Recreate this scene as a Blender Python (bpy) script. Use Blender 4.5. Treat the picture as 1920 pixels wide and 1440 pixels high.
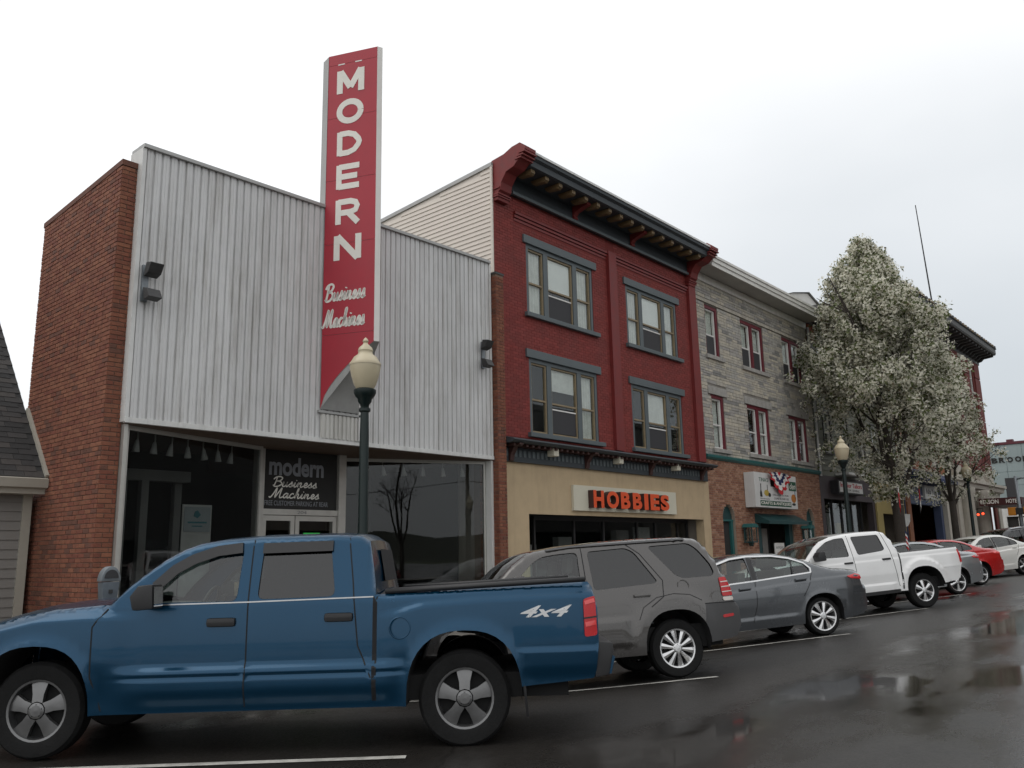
import bpy, bmesh, math, random
import numpy as np
from math import radians, sin, cos, tan, pi, sqrt, atan2, hypot
from mathutils import Matrix, Vector
from mathutils.geometry import delaunay_2d_cdt

for o in list(bpy.data.objects):
    bpy.data.objects.remove(o)
scene = bpy.context.scene
COL = scene.collection
rng = random.Random(7)

# ---------------------------------------------------------------- camera
CAM = Vector((-5.54, -13.0, 1.5))
YAW, PITCH, ROLL, FPX = radians(40.755), radians(11.325), radians(-1.168), 1581.0
_d = Vector((cos(YAW)*cos(PITCH), sin(YAW)*cos(PITCH), sin(PITCH)))
_r0 = Vector((sin(YAW), -cos(YAW), 0)); _u0 = _r0.cross(_d)
_r = cos(ROLL)*_r0 + sin(ROLL)*_u0; _u = -sin(ROLL)*_r0 + cos(ROLL)*_u0
cam = bpy.data.cameras.new('camera'); cam_ob = bpy.data.objects.new('camera', cam); COL.objects.link(cam_ob)
cam_ob.matrix_world = Matrix(((_r.x, _u.x, -_d.x, CAM.x), (_r.y, _u.y, -_d.y, CAM.y), (_r.z, _u.z, -_d.z, CAM.z), (0, 0, 0, 1)))
cam.sensor_width = 36; cam.lens = FPX/1920*36; cam.clip_start = .1; cam.clip_end = 3000
scene.camera = cam_ob

# ---------------------------------------------------------------- sky, sun, exposure
SUN_EL, SUN_AZ = radians(58), radians(150)      # azimuth: from +x towards +y
world = bpy.data.worlds.new('World'); scene.world = world; world.use_nodes = True
nt = world.node_tree; nt.nodes.clear()
def wn(t, **k):
    n = nt.nodes.new(t)
    for a, b in k.items(): setattr(n, a, b)
    return n
sky = wn('ShaderNodeTexSky', sky_type='NISHITA', sun_disc=False, sun_elevation=SUN_EL, sun_rotation=pi/2-SUN_AZ, air_density=1.0, dust_density=4.0)
tc = wn('ShaderNodeTexCoord'); mp = wn('ShaderNodeMapping'); mp.inputs['Scale'].default_value = (1, 1, 2.2); mp.inputs['Location'].default_value = (-7.077, 3.647, 2.737)
nz = wn('ShaderNodeTexNoise'); nz.inputs['Scale'].default_value = .8; nz.inputs['Detail'].default_value = 5; nz.inputs['Roughness'].default_value = .5
rmp = wn('ShaderNodeValToRGB'); rmp.color_ramp.elements[0].position = .16; rmp.color_ramp.elements[0].color = (6.7, 7.2, 7.6, 1)
rmp.color_ramp.elements[1].position = .56; rmp.color_ramp.elements[1].color = (11.9, 12.0, 12.1, 1)
mixs = wn('ShaderNodeMix', data_type='RGBA'); mixs.inputs['Factor'].default_value = .9
bg = wn('ShaderNodeBackground'); bg.inputs['Strength'].default_value = .1
out = wn('ShaderNodeOutputWorld')
L = nt.links.new
L(tc.outputs['Generated'], mp.inputs['Vector']); L(mp.outputs[0], nz.inputs['Vector'])
# the cloud deck is brighter towards the hidden sun
dt = wn('ShaderNodeVectorMath', operation='DOT_PRODUCT'); dt.inputs[1].default_value = (cos(SUN_AZ)*cos(SUN_EL), sin(SUN_AZ)*cos(SUN_EL), sin(SUN_EL)); L(tc.outputs['Generated'], dt.inputs[0])
ma = wn('ShaderNodeMath', operation='MULTIPLY_ADD'); ma.inputs[1].default_value = .62; ma.inputs[2].default_value = .12; L(dt.outputs['Value'], ma.inputs[0])
mb_ = wn('ShaderNodeMath', operation='MULTIPLY_ADD'); mb_.inputs[1].default_value = .62; L(nz.outputs['Fac'], mb_.inputs[0]); L(ma.outputs[0], mb_.inputs[2]); L(mb_.outputs[0], rmp.inputs['Fac'])
L(sky.outputs[0], mixs.inputs['A']); L(rmp.outputs[0], mixs.inputs['B']); L(mixs.outputs['Result'], bg.inputs['Color']); L(bg.outputs[0], out.inputs['Surface'])
sun = bpy.data.lights.new('sun', 'SUN'); sun.energy = .5; sun.angle = radians(40); sun.color = (1, .97, .93)
sun_ob = bpy.data.objects.new('sun', sun); COL.objects.link(sun_ob)
sun_ob.rotation_euler = Vector((cos(SUN_AZ)*cos(SUN_EL), sin(SUN_AZ)*cos(SUN_EL), sin(SUN_EL))).to_track_quat('Z', 'Y').to_euler()
scene.view_settings.view_transform = 'Standard'; scene.view_settings.look = 'None'; scene.view_settings.gamma = 1
scene.view_settings.exposure = 0.0; scene.view_settings.use_curve_mapping = False
scene.render.engine = 'CYCLES'
scene.cycles.max_bounces = 8; scene.cycles.transparent_max_bounces = 12

# ---------------------------------------------------------------- helpers
def sst(a, b, x):
    t = min(1, max(0, (x-a)/(b-a))); return t*t*(3-2*t)
def lerp(a, b, t): return a+(b-a)*t
def itp(pts, x):
    if x <= pts[0][0]: return pts[0][1]
    for (x0, y0), (x1, y1) in zip(pts, pts[1:]):
        if x <= x1: return y0+(y1-y0)*(x-x0)/(x1-x0)
    return pts[-1][1]
def G(x, y):
    "height of the street surface"
    Lx = .0205*max(0, x-4) if x > 5 else .0205*max(0, (x-3))**2/4
    K = .012+.075*sst(-1.5, 3.5, x)
    s = -7.7-y
    s = 1.2*(1-math.exp(-s/1.2)) if s > 0 else s
    return Lx+K*s
KERB = -3.9
def SW(x, y=-2):
    "height of the pavement (sidewalk)"
    return G(x, KERB)+.14+.012*(y-KERB)

WORLD_INV = {}
class MB:
    def __init__(s): s.v = []; s.f = []; s.m = []
    def add(s, vs, fs, mi=0):
        n = len(s.v); s.v.extend(vs); s.f.extend([tuple(i+n for i in f) for f in fs]); s.m.extend([mi]*len(fs)); return s
    def box(s, x0, x1, y0, y1, z0, z1, mi=0):
        vs = [(x, y, z) for x in (x0, x1) for y in (y0, y1) for z in (z0, z1)]
        return s.add(vs, [(0, 1, 3, 2), (4, 6, 7, 5), (0, 4, 5, 1), (2, 3, 7, 6), (0, 2, 6, 4), (1, 5, 7, 3)], mi)
    def prism(s, pts, ax, a0, a1, mi=0):
        "2-D outline extruded along axis: ax='y' takes (x,z), ax='x' takes (y,z), ax='z' takes (x,y)"
        n = len(pts)
        if ax == 'y': mk = lambda p, a: (p[0], a, p[1])
        elif ax == 'x': mk = lambda p, a: (a, p[0], p[1])
        else: mk = lambda p, a: (p[0], p[1], a)
        vs = [mk(p, a0) for p in pts]+[mk(p, a1) for p in pts]
        fs = [tuple(range(n)), tuple(range(2*n-1, n-1, -1))]+[(i, n+i, n+(i+1) % n, (i+1) % n) for i in range(n)]
        return s.add(vs, fs, mi)
    def tube(s, pts, rad, n=8, mi=0, cap=True):
        pts = [Vector(p) for p in pts]
        if not hasattr(rad, '__len__'): rad = [rad]*len(pts)
        rings = []; base = len(s.v); up = None
        for i, p in enumerate(pts):
            t = (pts[min(i+1, len(pts)-1)]-pts[max(i-1, 0)]).normalized()
            if up is None: up = Vector((0, 0, 1)) if abs(t.z) < .9 else Vector((1, 0, 0))
            a = t.cross(up).normalized(); b = a.cross(t).normalized(); up = b
            s.v.extend([tuple(p+rad[i]*(a*cos(2*pi*k/n)+b*sin(2*pi*k/n))) for k in range(n)])
        for i in range(len(pts)-1):
            for k in range(n):
                s.f.append((base+i*n+k, base+i*n+(k+1) % n, base+(i+1)*n+(k+1) % n, base+(i+1)*n+k)); s.m.append(mi)
        if cap:
            s.f.append(tuple(base+k for k in range(n))[::-1]); s.f.append(tuple(base+(len(pts)-1)*n+k for k in range(n))); s.m.extend([mi, mi])
        return s
    def lathe(s, prof, n=24, c=(0, 0, 0), ax='z', mi=0, sgn=1):
        base = len(s.v)
        for r, h in prof:
            for k in range(n):
                a = 2*pi*k/n
                if ax == 'z': s.v.append((c[0]+r*cos(a), c[1]+r*sin(a), c[2]+h))
                elif ax == 'y': s.v.append((c[0]+r*cos(a), c[1]+h*sgn, c[2]+r*sin(a)))
                else: s.v.append((c[0]+h*sgn, c[1]+r*cos(a), c[2]+r*sin(a)))
        for i in range(len(prof)-1):
            for k in range(n):
                s.f.append((base+i*n+k, base+i*n+(k+1) % n, base+(i+1)*n+(k+1) % n, base+(i+1)*n+k)); s.m.append(mi)
        return s
    def ribbon(s, pts, w, d, fn, mi=0):
        "flat ribbon of width w along 2-D pts, thickness d, placed by fn(u,v,depth)"
        n = len(pts); L_ = []; R_ = []
        for i, p in enumerate(pts):
            a = pts[max(i-1, 0)]; b = pts[min(i+1, n-1)]
            tx, ty = b[0]-a[0], b[1]-a[1]; l = hypot(tx, ty) or 1; nx, ny = -ty/l*w/2, tx/l*w/2
            L_.append((p[0]+nx, p[1]+ny)); R_.append((p[0]-nx, p[1]-ny))
        for i in range(n-1):
            q = [L_[i], L_[i+1], R_[i+1], R_[i]]
            vs = [fn(*p, d) for p in q]+[fn(*p, 0) for p in q]
            s.add(vs, [(0, 1, 2, 3), (0, 4, 5, 1), (2, 6, 7, 3)]+([(3, 7, 4, 0)] if i == 0 else [])+([(1, 5, 6, 2)] if i == n-2 else []), mi)
        return s
    def build(s, name, mat, parent=None, smooth=False, kind=None, bevel=0, fixn=True, auto=None):
        me = bpy.data.meshes.new(name); me.from_pydata([tuple(v) for v in s.v], [], s.f)
        mats = mat if isinstance(mat, (list, tuple)) else [mat]
        for m in mats: me.materials.append(M[m] if isinstance(m, str) else m)
        if len(mats) > 1: me.polygons.foreach_set('material_index', s.m)
        if fixn and len(s.f) < 60000:
            bm = bmesh.new(); bm.from_mesh(me); bmesh.ops.recalc_face_normals(bm, faces=bm.faces)
            if bevel:
                bmesh.ops.bevel(bm, geom=[e for e in bm.edges if len(e.link_faces) == 2 and e.calc_face_angle(0) > .5], offset=bevel, segments=2, affect='EDGES', profile=.7)
            bm.to_mesh(me); bm.free()
        if smooth: me.polygons.foreach_set('use_smooth', [True]*len(me.polygons))
        if auto is not None:
            me.polygons.foreach_set('use_smooth', [True]*len(me.polygons))
            me.set_sharp_from_angle(angle=radians(auto))
        return link(name, me, parent, kind)
def link(name, data, parent=None, kind=None):
    o = bpy.data.objects.new(name, data); COL.objects.link(o)
    if parent is not None:
        o.parent = parent
        inv = WORLD_INV.get(parent.name)
        if inv is not None: o.matrix_parent_inverse = inv
    if kind: o['kind'] = kind
    return o
def thing(name, label, cat, loc=(0, 0, 0), group=None, world=True):
    o = bpy.data.objects.new(name, None); COL.objects.link(o); o.location = loc
    o.empty_display_size = .2
    tag(o, label, cat, group)
    if world: WORLD_INV[o.name] = Matrix.Translation(-Vector(loc))
    return o
def tag(o, label, cat, group=None):
    o['label'] = label; o['category'] = cat
    if group: o['group'] = group
    return o

# ---------------------------------------------------------------- materials
M = {}
def mat(name, col, rough=.6, metal=0., var=.12, vs=3., bump=0., bs=40., coat=0., spec=.5, dirt=0., dcol=None, streak=False, objc=False, emit=None, croug=.03):
    m = bpy.data.materials.new(name); m.use_nodes = True; M[name] = m
    t = m.node_tree; b = t.nodes['Principled BSDF']; lk = t.links.new
    b.inputs['Roughness'].default_value = rough; b.inputs['Metallic'].default_value = metal
    b.inputs['Coat Weight'].default_value = coat; b.inputs['Coat Roughness'].default_value = croug; b.inputs['Specular IOR Level'].default_value = spec
    if emit: b.inputs['Emission Color'].default_value = (*emit[0], 1); b.inputs['Emission Strength'].default_value = emit[1]
    if objc: co = t.nodes.new('ShaderNodeTexCoord').outputs['Object']
    else: co = t.nodes.new('ShaderNodeNewGeometry').outputs['Position']
    c = (*col, 1)
    n1 = t.nodes.new('ShaderNodeTexNoise'); n1.inputs['Scale'].default_value = vs; n1.inputs['Detail'].default_value = 6; n1.inputs['Roughness'].default_value = .65; lk(co, n1.inputs['Vector'])
    r = t.nodes.new('ShaderNodeMapRange'); r.inputs['From Min'].default_value = .3; r.inputs['From Max'].default_value = .7
    r.inputs['To Min'].default_value = 1-var; r.inputs['To Max'].default_value = 1+var; lk(n1.outputs['Fac'], r.inputs['Value'])
    mx = t.nodes.new('ShaderNodeMix'); mx.data_type = 'RGBA'; mx.blend_type = 'MULTIPLY'; mx.inputs['Factor'].default_value = 1
    mx.inputs['A'].default_value = c; lk(r.outputs[0], mx.inputs['B']); last = mx.outputs['Result']
    if dirt:
        mp_ = t.nodes.new('ShaderNodeMapping'); mp_.inputs['Scale'].default_value = (3.5, 3.5, .35) if streak else (.9, .9, .9); lk(co, mp_.inputs['Vector'])
        n2 = t.nodes.new('ShaderNodeTexNoise'); n2.inputs['Scale'].default_value = 1.6; n2.inputs['Detail'].default_value = 7; n2.inputs['Roughness'].default_value = .7; lk(mp_.outputs[0], n2.inputs['Vector'])
        r2 = t.nodes.new('ShaderNodeMapRange'); r2.inputs['From Min'].default_value = .48; r2.inputs['From Max'].default_value = .75; r2.inputs['To Max'].default_value = dirt; lk(n2.outputs['Fac'], r2.inputs['Value'])
        mx2 = t.nodes.new('ShaderNodeMix'); mx2.data_type = 'RGBA'; lk(r2.outputs[0], mx2.inputs['Factor']); lk(last, mx2.inputs['A'])
        mx2.inputs['B'].default_value = (*(dcol or tuple(x*.35 for x in col)), 1); last = mx2.outputs['Result']
    lk(last, b.inputs['Base Color'])
    rr = t.nodes.new('ShaderNodeMapRange'); rr.inputs['From Min'].default_value = .3; rr.inputs['From Max'].default_value = .7
    rr.inputs['To Min'].default_value = max(0, rough-.06); rr.inputs['To Max'].default_value = min(1, rough+.06); lk(n1.outputs['Fac'], rr.inputs['Value']); lk(rr.outputs[0], b.inputs['Roughness'])
    if bump:
        n3 = t.nodes.new('ShaderNodeTexNoise'); n3.inputs['Scale'].default_value = bs; n3.inputs['Detail'].default_value = 4; lk(co, n3.inputs['Vector'])
        bp = t.nodes.new('ShaderNodeBump'); bp.inputs['Strength'].default_value = bump; bp.inputs['Distance'].default_value = .01; lk(n3.outputs['Fac'], bp.inputs['Height']); lk(bp.outputs[0], b.inputs['Normal'])
    return m
def glass(name, tint, rough=.01, ior=1.5, wav=0., mulf=1.6):
    m = bpy.data.materials.new(name); m.use_nodes = True; M[name] = m
    t = m.node_tree; t.nodes.clear(); lk = t.links.new
    o = t.nodes.new('ShaderNodeOutputMaterial'); mixn = t.nodes.new('ShaderNodeMixShader')
    # Schlick reflectance from both sides, so a pane may be a thin slab
    gi = t.nodes.new('ShaderNodeNewGeometry'); dp = t.nodes.new('ShaderNodeVectorMath'); dp.operation = 'DOT_PRODUCT'; lk(gi.outputs['Incoming'], dp.inputs[0]); lk(gi.outputs['Normal'], dp.inputs[1])
    def mth(op, a, b=None):
        n = t.nodes.new('ShaderNodeMath'); n.operation = op; lk(a, n.inputs[0])
        if b is not None: n.inputs[1].default_value = b
        return n.outputs[0]
    f5 = mth('POWER', mth('MULTIPLY_ADD', mth('ABSOLUTE', dp.outputs['Value']), -1.), 5.)
    for n_ in t.nodes:
        if n_.type == 'MATH' and n_.operation == 'MULTIPLY_ADD': n_.inputs[2].default_value = 1.
    fr = t.nodes.new('ShaderNodeMath'); fr.operation = 'MULTIPLY_ADD'; fr.inputs[1].default_value = .96; fr.inputs[2].default_value = .04; lk(f5, fr.inputs[0])
    tr = t.nodes.new('ShaderNodeBsdfTransparent'); tr.inputs['Color'].default_value = (*tint, 1)
    gl = t.nodes.new('ShaderNodeBsdfGlossy'); gl.inputs['Roughness'].default_value = rough; gl.inputs['Color'].default_value = (1, 1, 1, 1)
    mul = t.nodes.new('ShaderNodeMath'); mul.operation = 'MULTIPLY_ADD'; mul.inputs[1].default_value = mulf; mul.inputs[2].default_value = .0; mul.use_clamp = True
    lk(fr.outputs[0], mul.inputs[0]); lk(mul.outputs[0], mixn.inputs[0]); lk(tr.outputs[0], mixn.inputs[1]); lk(gl.outputs[0], mixn.inputs[2]); lk(mixn.outputs[0], o.inputs[0])
    if wav:
        n3 = t.nodes.new('ShaderNodeTexNoise'); n3.inputs['Scale'].default_value = 1.3
        gp = t.nodes.new('ShaderNodeNewGeometry'); lk(gp.outputs['Position'], n3.inputs['Vector'])
        bp = t.nodes.new('ShaderNodeBump'); bp.inputs['Strength'].default_value = wav; bp.inputs['Distance'].default_value = .02; lk(n3.outputs['Fac'], bp.inputs['Height']); lk(bp.outputs[0], gl.inputs['Normal'])
    return m

glass('shop_glass', (.75, .77, .77), wav=.015, mulf=.75)
glass('pane_glass', (.9, .92, .91), wav=.015, mulf=1.0)
glass('car_glass', (.66, .75, .72), mulf=1.75); glass('dark_car_glass', (.07, .075, .08), mulf=1.7); glass('lamp_glass', (.8, .8, .75))
# metal store
for i_, a_ in enumerate((1, .955, 1.03)): mat('cladding%d' % i_, (.595*a_, .595*a_, .59*a_), .45, 0., .07, 1.1, dirt=.62, dcol=(.27, .25, .22), streak=True)
mat('cladding_old', (.52, .51, .48), .5, 0., .08, 1.5, dirt=.6, dcol=(.2, .18, .15), streak=True)
mat('white_trim', (.62, .62, .60), .5, 0., .06, 4, dirt=.35, streak=True)
mat('cap_metal', (.36, .36, .35), .45, .3, .1, 4)
for i, c in enumerate([(.212, .076, .043), (.192, .067, .038), (.232, .090, .050), (.135, .056, .037), (.175, .056, .034)]): mat('brick%d' % i, c, .85, 0, .22, 9, bump=.5, bs=60, dirt=.4, streak=True)
mat('mortar', (.17, .115, .085), .95, 0, .2, 5, bump=.4, bs=70)
mat('soffit_brown', (.10, .065, .045), .6, 0, .2, 1.5)
mat('alu_frame', (.44, .43, .40), .4, .35, .08, 5)
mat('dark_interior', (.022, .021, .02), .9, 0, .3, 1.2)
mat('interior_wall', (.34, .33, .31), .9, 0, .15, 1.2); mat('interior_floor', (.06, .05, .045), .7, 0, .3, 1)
mat('sign_red', (.36, .010, .026), .38, 0, .06, 2, dirt=.18, dcol=(.28, .02, .03), streak=True)
mat('sign_white', (.72, .70, .66), .45, 0, .05, 3, dirt=.2, streak=True)
mat('sign_grey', (.34, .34, .33), .5, .2, .1, 2, dirt=.3, streak=True)
mat('lettering_white', (.72, .70, .64), .5, 0, .05, 4)
mat('lettering_grey', (.20, .21, .23), .6, 0, .05, 4)
mat('dark_fixture', (.05, .05, .05), .5, .3, .2, 8)
mat('lime_paper', (.05, .62, .10), .8, 0, .03, 2)
mat('poster_white', (.28, .30, .30), .7, 0, .03, 4); mat('poster_teal', (.05, .16, .18), .7)
# red store
for i, c in enumerate([(.205, .028, .022), (.19, .026, .021), (.22, .032, .026), (.175, .024, .019)]): mat('redbrick%d' % i, c, .72, 0, .12, 1.3, bump=.4, bs=60, dirt=.3, streak=True)
mat('red_mortar', (.165, .022, .018), .85, 0, .12, 4, bump=.3)
mat('red_paint', (.18, .021, .019), .6, 0, .15, 4, dirt=.25, streak=True)
mat('slate_paint', (.095, .115, .122), .55, 0, .1, 4, dirt=.2)
mat('slate_dark', (.036, .045, .052), .55, 0, .12, 4)
mat('gold_paint', (.24, .185, .11), .55, 0, .12, 6)
mat('modillion', (.15, .10, .045), .6, 0, .15, 6)
mat('tan_stucco', (.49, .375, .235), .9, 0, .07, 2.5, bump=.6, bs=90, dirt=.25, dcol=(.25, .19, .12), streak=True)
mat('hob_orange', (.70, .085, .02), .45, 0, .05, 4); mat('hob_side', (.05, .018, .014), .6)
mat('cream_board', (.60, .57, .46), .6, 0, .04, 2)
mat('siding_cream', (.66, .60, .53), .55, 0, .04, 2)
mat('curtain', (.66, .66, .63), .9, 0, .12, 5); mat('blind_white', (.86, .86, .84), .8, 0, .04, 3); mat('dark_screen', (.035, .035, .038), .7, 0, .1, 20)
mat('window_white', (.70, .69, .66), .5, 0, .05, 5); mat('window_maroon', (.13, .012, .022), .55, 0, .1, 5)
# stone store
for i, c in enumerate([(.42, .39, .33), (.34, .325, .30), (.48, .44, .36), (.24, .235, .22), (.38, .365, .33)]): mat('stone%d' % i, c, .85, 0, .22, 7, bump=.8, bs=35, dirt=.35, streak=True)
mat('stone_joint', (.22, .205, .18), .95, 0, .2, 5)
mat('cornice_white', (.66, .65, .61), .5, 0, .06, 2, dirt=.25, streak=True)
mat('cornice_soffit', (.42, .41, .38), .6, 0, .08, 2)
mat('teal_paint', (.018, .11, .105), .5, 0, .12, 3); mat('teal_dark', (.010, .05, .052), .5, 0, .15, 3)
for i, c in enumerate([(.30, .155, .095), (.26, .125, .075), (.34, .185, .12), (.22, .095, .06)]): mat('tanbrick%d' % i, c, .85, 0, .2, 8, bump=.5, bs=60)
mat('tan_mortar', (.30, .24, .19), .95, 0, .15, 5)
mat('sign_board', (.60, .60, .58), .5, 0, .05, 2, dirt=.2, streak=True)
mat('flag_red', (.42, .015, .02), .85, 0, .1, 6); mat('flag_white', (.62, .60, .57), .85, 0, .05, 6); mat('flag_blue', (.012, .018, .07), .85, 0, .1, 6)
mat('print_green', (.012, .075, .04), .6); mat('print_black', (.012, .013, .012), .6); mat('print_yellow', (.45, .33, .06), .6); mat('print_orange', (.45, .16, .02), .6); mat('print_blue', (.05, .12, .2), .6)
mat('print_red', (.40, .03, .04), .6); mat('print_grey', (.16, .16, .16), .6)
# others
mat('green_siding', (.15, .155, .125), .75, 0, .1, 2, bump=.3, dirt=.3, streak=True)
mat('dark_cornice', (.05, .048, .046), .6, 0, .2, 3, dirt=.3); mat('wine_fascia', (.055, .042, .046), .6, 0, .1, 2)
mat('yellow_stucco', (.34, .265, .10), .8, 0, .08, 2); mat('navy_awning', (.014, .026, .085), .7, 0, .15, 2); mat('blue_fascia', (.055, .075, .14), .6, 0, .08, 2)
mat('blue_door', (.008, .03, .10), .5); mat('hotel_brick', (.27, .07, .035), .85, 0, .2, 3, bump=.5, bs=30); mat('hotel_red', (.15, .026, .02), .8, 0, .15, 3, bump=.3, bs=30); mat('hotel_orange', (.25, .10, .05), .85, 0, .15, 3)
mat('limestone', (.46, .43, .37), .8, 0, .12, 1.5, dirt=.4, streak=True); mat('maroon_sign', (.055, .010, .010), .5)
mat('brooks_panel', (.29, .355, .36), .35, 0, .05, .8, dirt=.15, streak=True); mat('brooks_joint', (.10, .15, .15), .7); mat('brooks_top', (.10, .02, .03), .6)
mat('roofing', (.10, .10, .10), .9, 0, .2, 2); mat('plain_wall', (.24, .21, .18), .85, 0, .12, 1.5)
mat('house_siding', (.20, .19, .175), .65, 0, .05, 2); mat('house_trim', (.34, .32, .27), .6, 0, .06, 3)
for i, c in enumerate([(.035, .034, .034), (.045, .043, .042), (.028, .028, .028), (.055, .050, .047)]): mat('shingle%d' % i, c, .9, 0, .25, 15, bump=.6, bs=120)
mat('post_green', (.005, .014, .013), .4, .2, .15, 6); mat('lamp_globe', (.50, .435, .30), .35, 0, .05, 6); 
mat('galv', (.20, .22, .235), .45, .5, .15, 8); mat('meter_grey', (.12, .14, .16), .45, .4, .12, 8)
mat('bark', (.045, .037, .03), .95, 0, .3, 12, bump=.8, bs=30)
mat('blossom', (.80, .78, .67), .8, 0, .12, 3); mat('leaf_green', (.125, .15, .06), .7, 0, .3, 3); mat('leaf_dull', (.15, .12, .07), .7, 0, .3, 3)
for k_, f_ in (('blossom', .5), ('leaf_green', .4), ('leaf_dull', .3)):     # thin petals and leaves let light through
    t_ = M[k_].node_tree; b_ = t_.nodes['Principled BSDF']; tl = t_.nodes.new('ShaderNodeBsdfTranslucent'); mx_ = t_.nodes.new('ShaderNodeMixShader'); mx_.inputs[0].default_value = f_
    t_.links.new(b_.inputs['Base Color'].links[0].from_socket, tl.inputs['Color']); o_ = t_.nodes['Material Output']
    t_.links.new(b_.outputs[0], mx_.inputs[1]); t_.links.new(tl.outputs[0], mx_.inputs[2]); t_.links.new(mx_.outputs[0], o_.inputs[0])
mat('hill_green', (.045, .05, .035), .95, 0, .35, .05); mat('grass', (.06, .075, .03), .95, 0, .3, .5)
mat('amber_housing', (.55, .20, .01), .5); mat('red_lit', (.5, .02, .01), .4, emit=((1, .06, .02), 3.5)); mat('steel_dark', (.03, .03, .032), .45, .6, .2, 8)
# vehicles
def paint(name, col, metal=.5, rough=.26, coat=1.):
    return mat(name, col, rough, metal, .04, 1.2, coat=coat, objc=True, croug=.04)
paint('blue_paint', (.002, .044, .096), .55, .22, .28); paint('suv_paint', (.072, .067, .063)); paint('grey_paint', (.085, .092, .10)); paint('white_paint', (.74, .74, .73), 0., .4)
paint('silver_paint', (.30, .32, .33)); paint('red_car_paint', (.45, .012, .012), .1); paint('cream_paint', (.70, .70, .66), 0., .4); paint('black_car_paint', (.012, .014, .018), .2)
mat('plastic_black', (.018, .018, .019), .5, 0, .1, 6, objc=True); mat('plastic_grey', (.055, .055, .056), .6, 0, .1, 6, objc=True)
mat('rubber', (.012, .012, .012), .75, 0, .25, 14, objc=True, bump=.3, bs=60, spec=.18); mat('alloy', (.42, .42, .42), .32, .85, .1, 6, objc=True); mat('alloy_bright', (.62, .62, .62), .25, .85, .08, 6, objc=True)
mat('alloy_dull', (.19, .19, .19), .36, .8, .15, 6, objc=True)
mat('chrome', (.75, .75, .75), .12, 1., .03, 6, objc=True); mat('under', (.010, .010, .010), .9, 0, .2, 5, objc=True); mat('seam', (.006, .006, .007), .8, objc=True)
mat('tail_red', (.48, .006, .010), .25, 0, .06, 8, coat=.25, objc=True); mat('tail_bright', (.75, .06, .06), .15, 0, .05, 8, coat=1, objc=True); mat('tail_clear', (.6, .55, .5), .15, 0, .05, 8, coat=1, objc=True)
mat('head_lens', (.5, .52, .53), .1, .3, .05, 8, coat=1, objc=True); mat('seat_grey', (.10, .095, .09), .85, 0, .1, 8, objc=True); mat('badge', (.55, .55, .55), .3, .6, objc=True)
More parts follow.
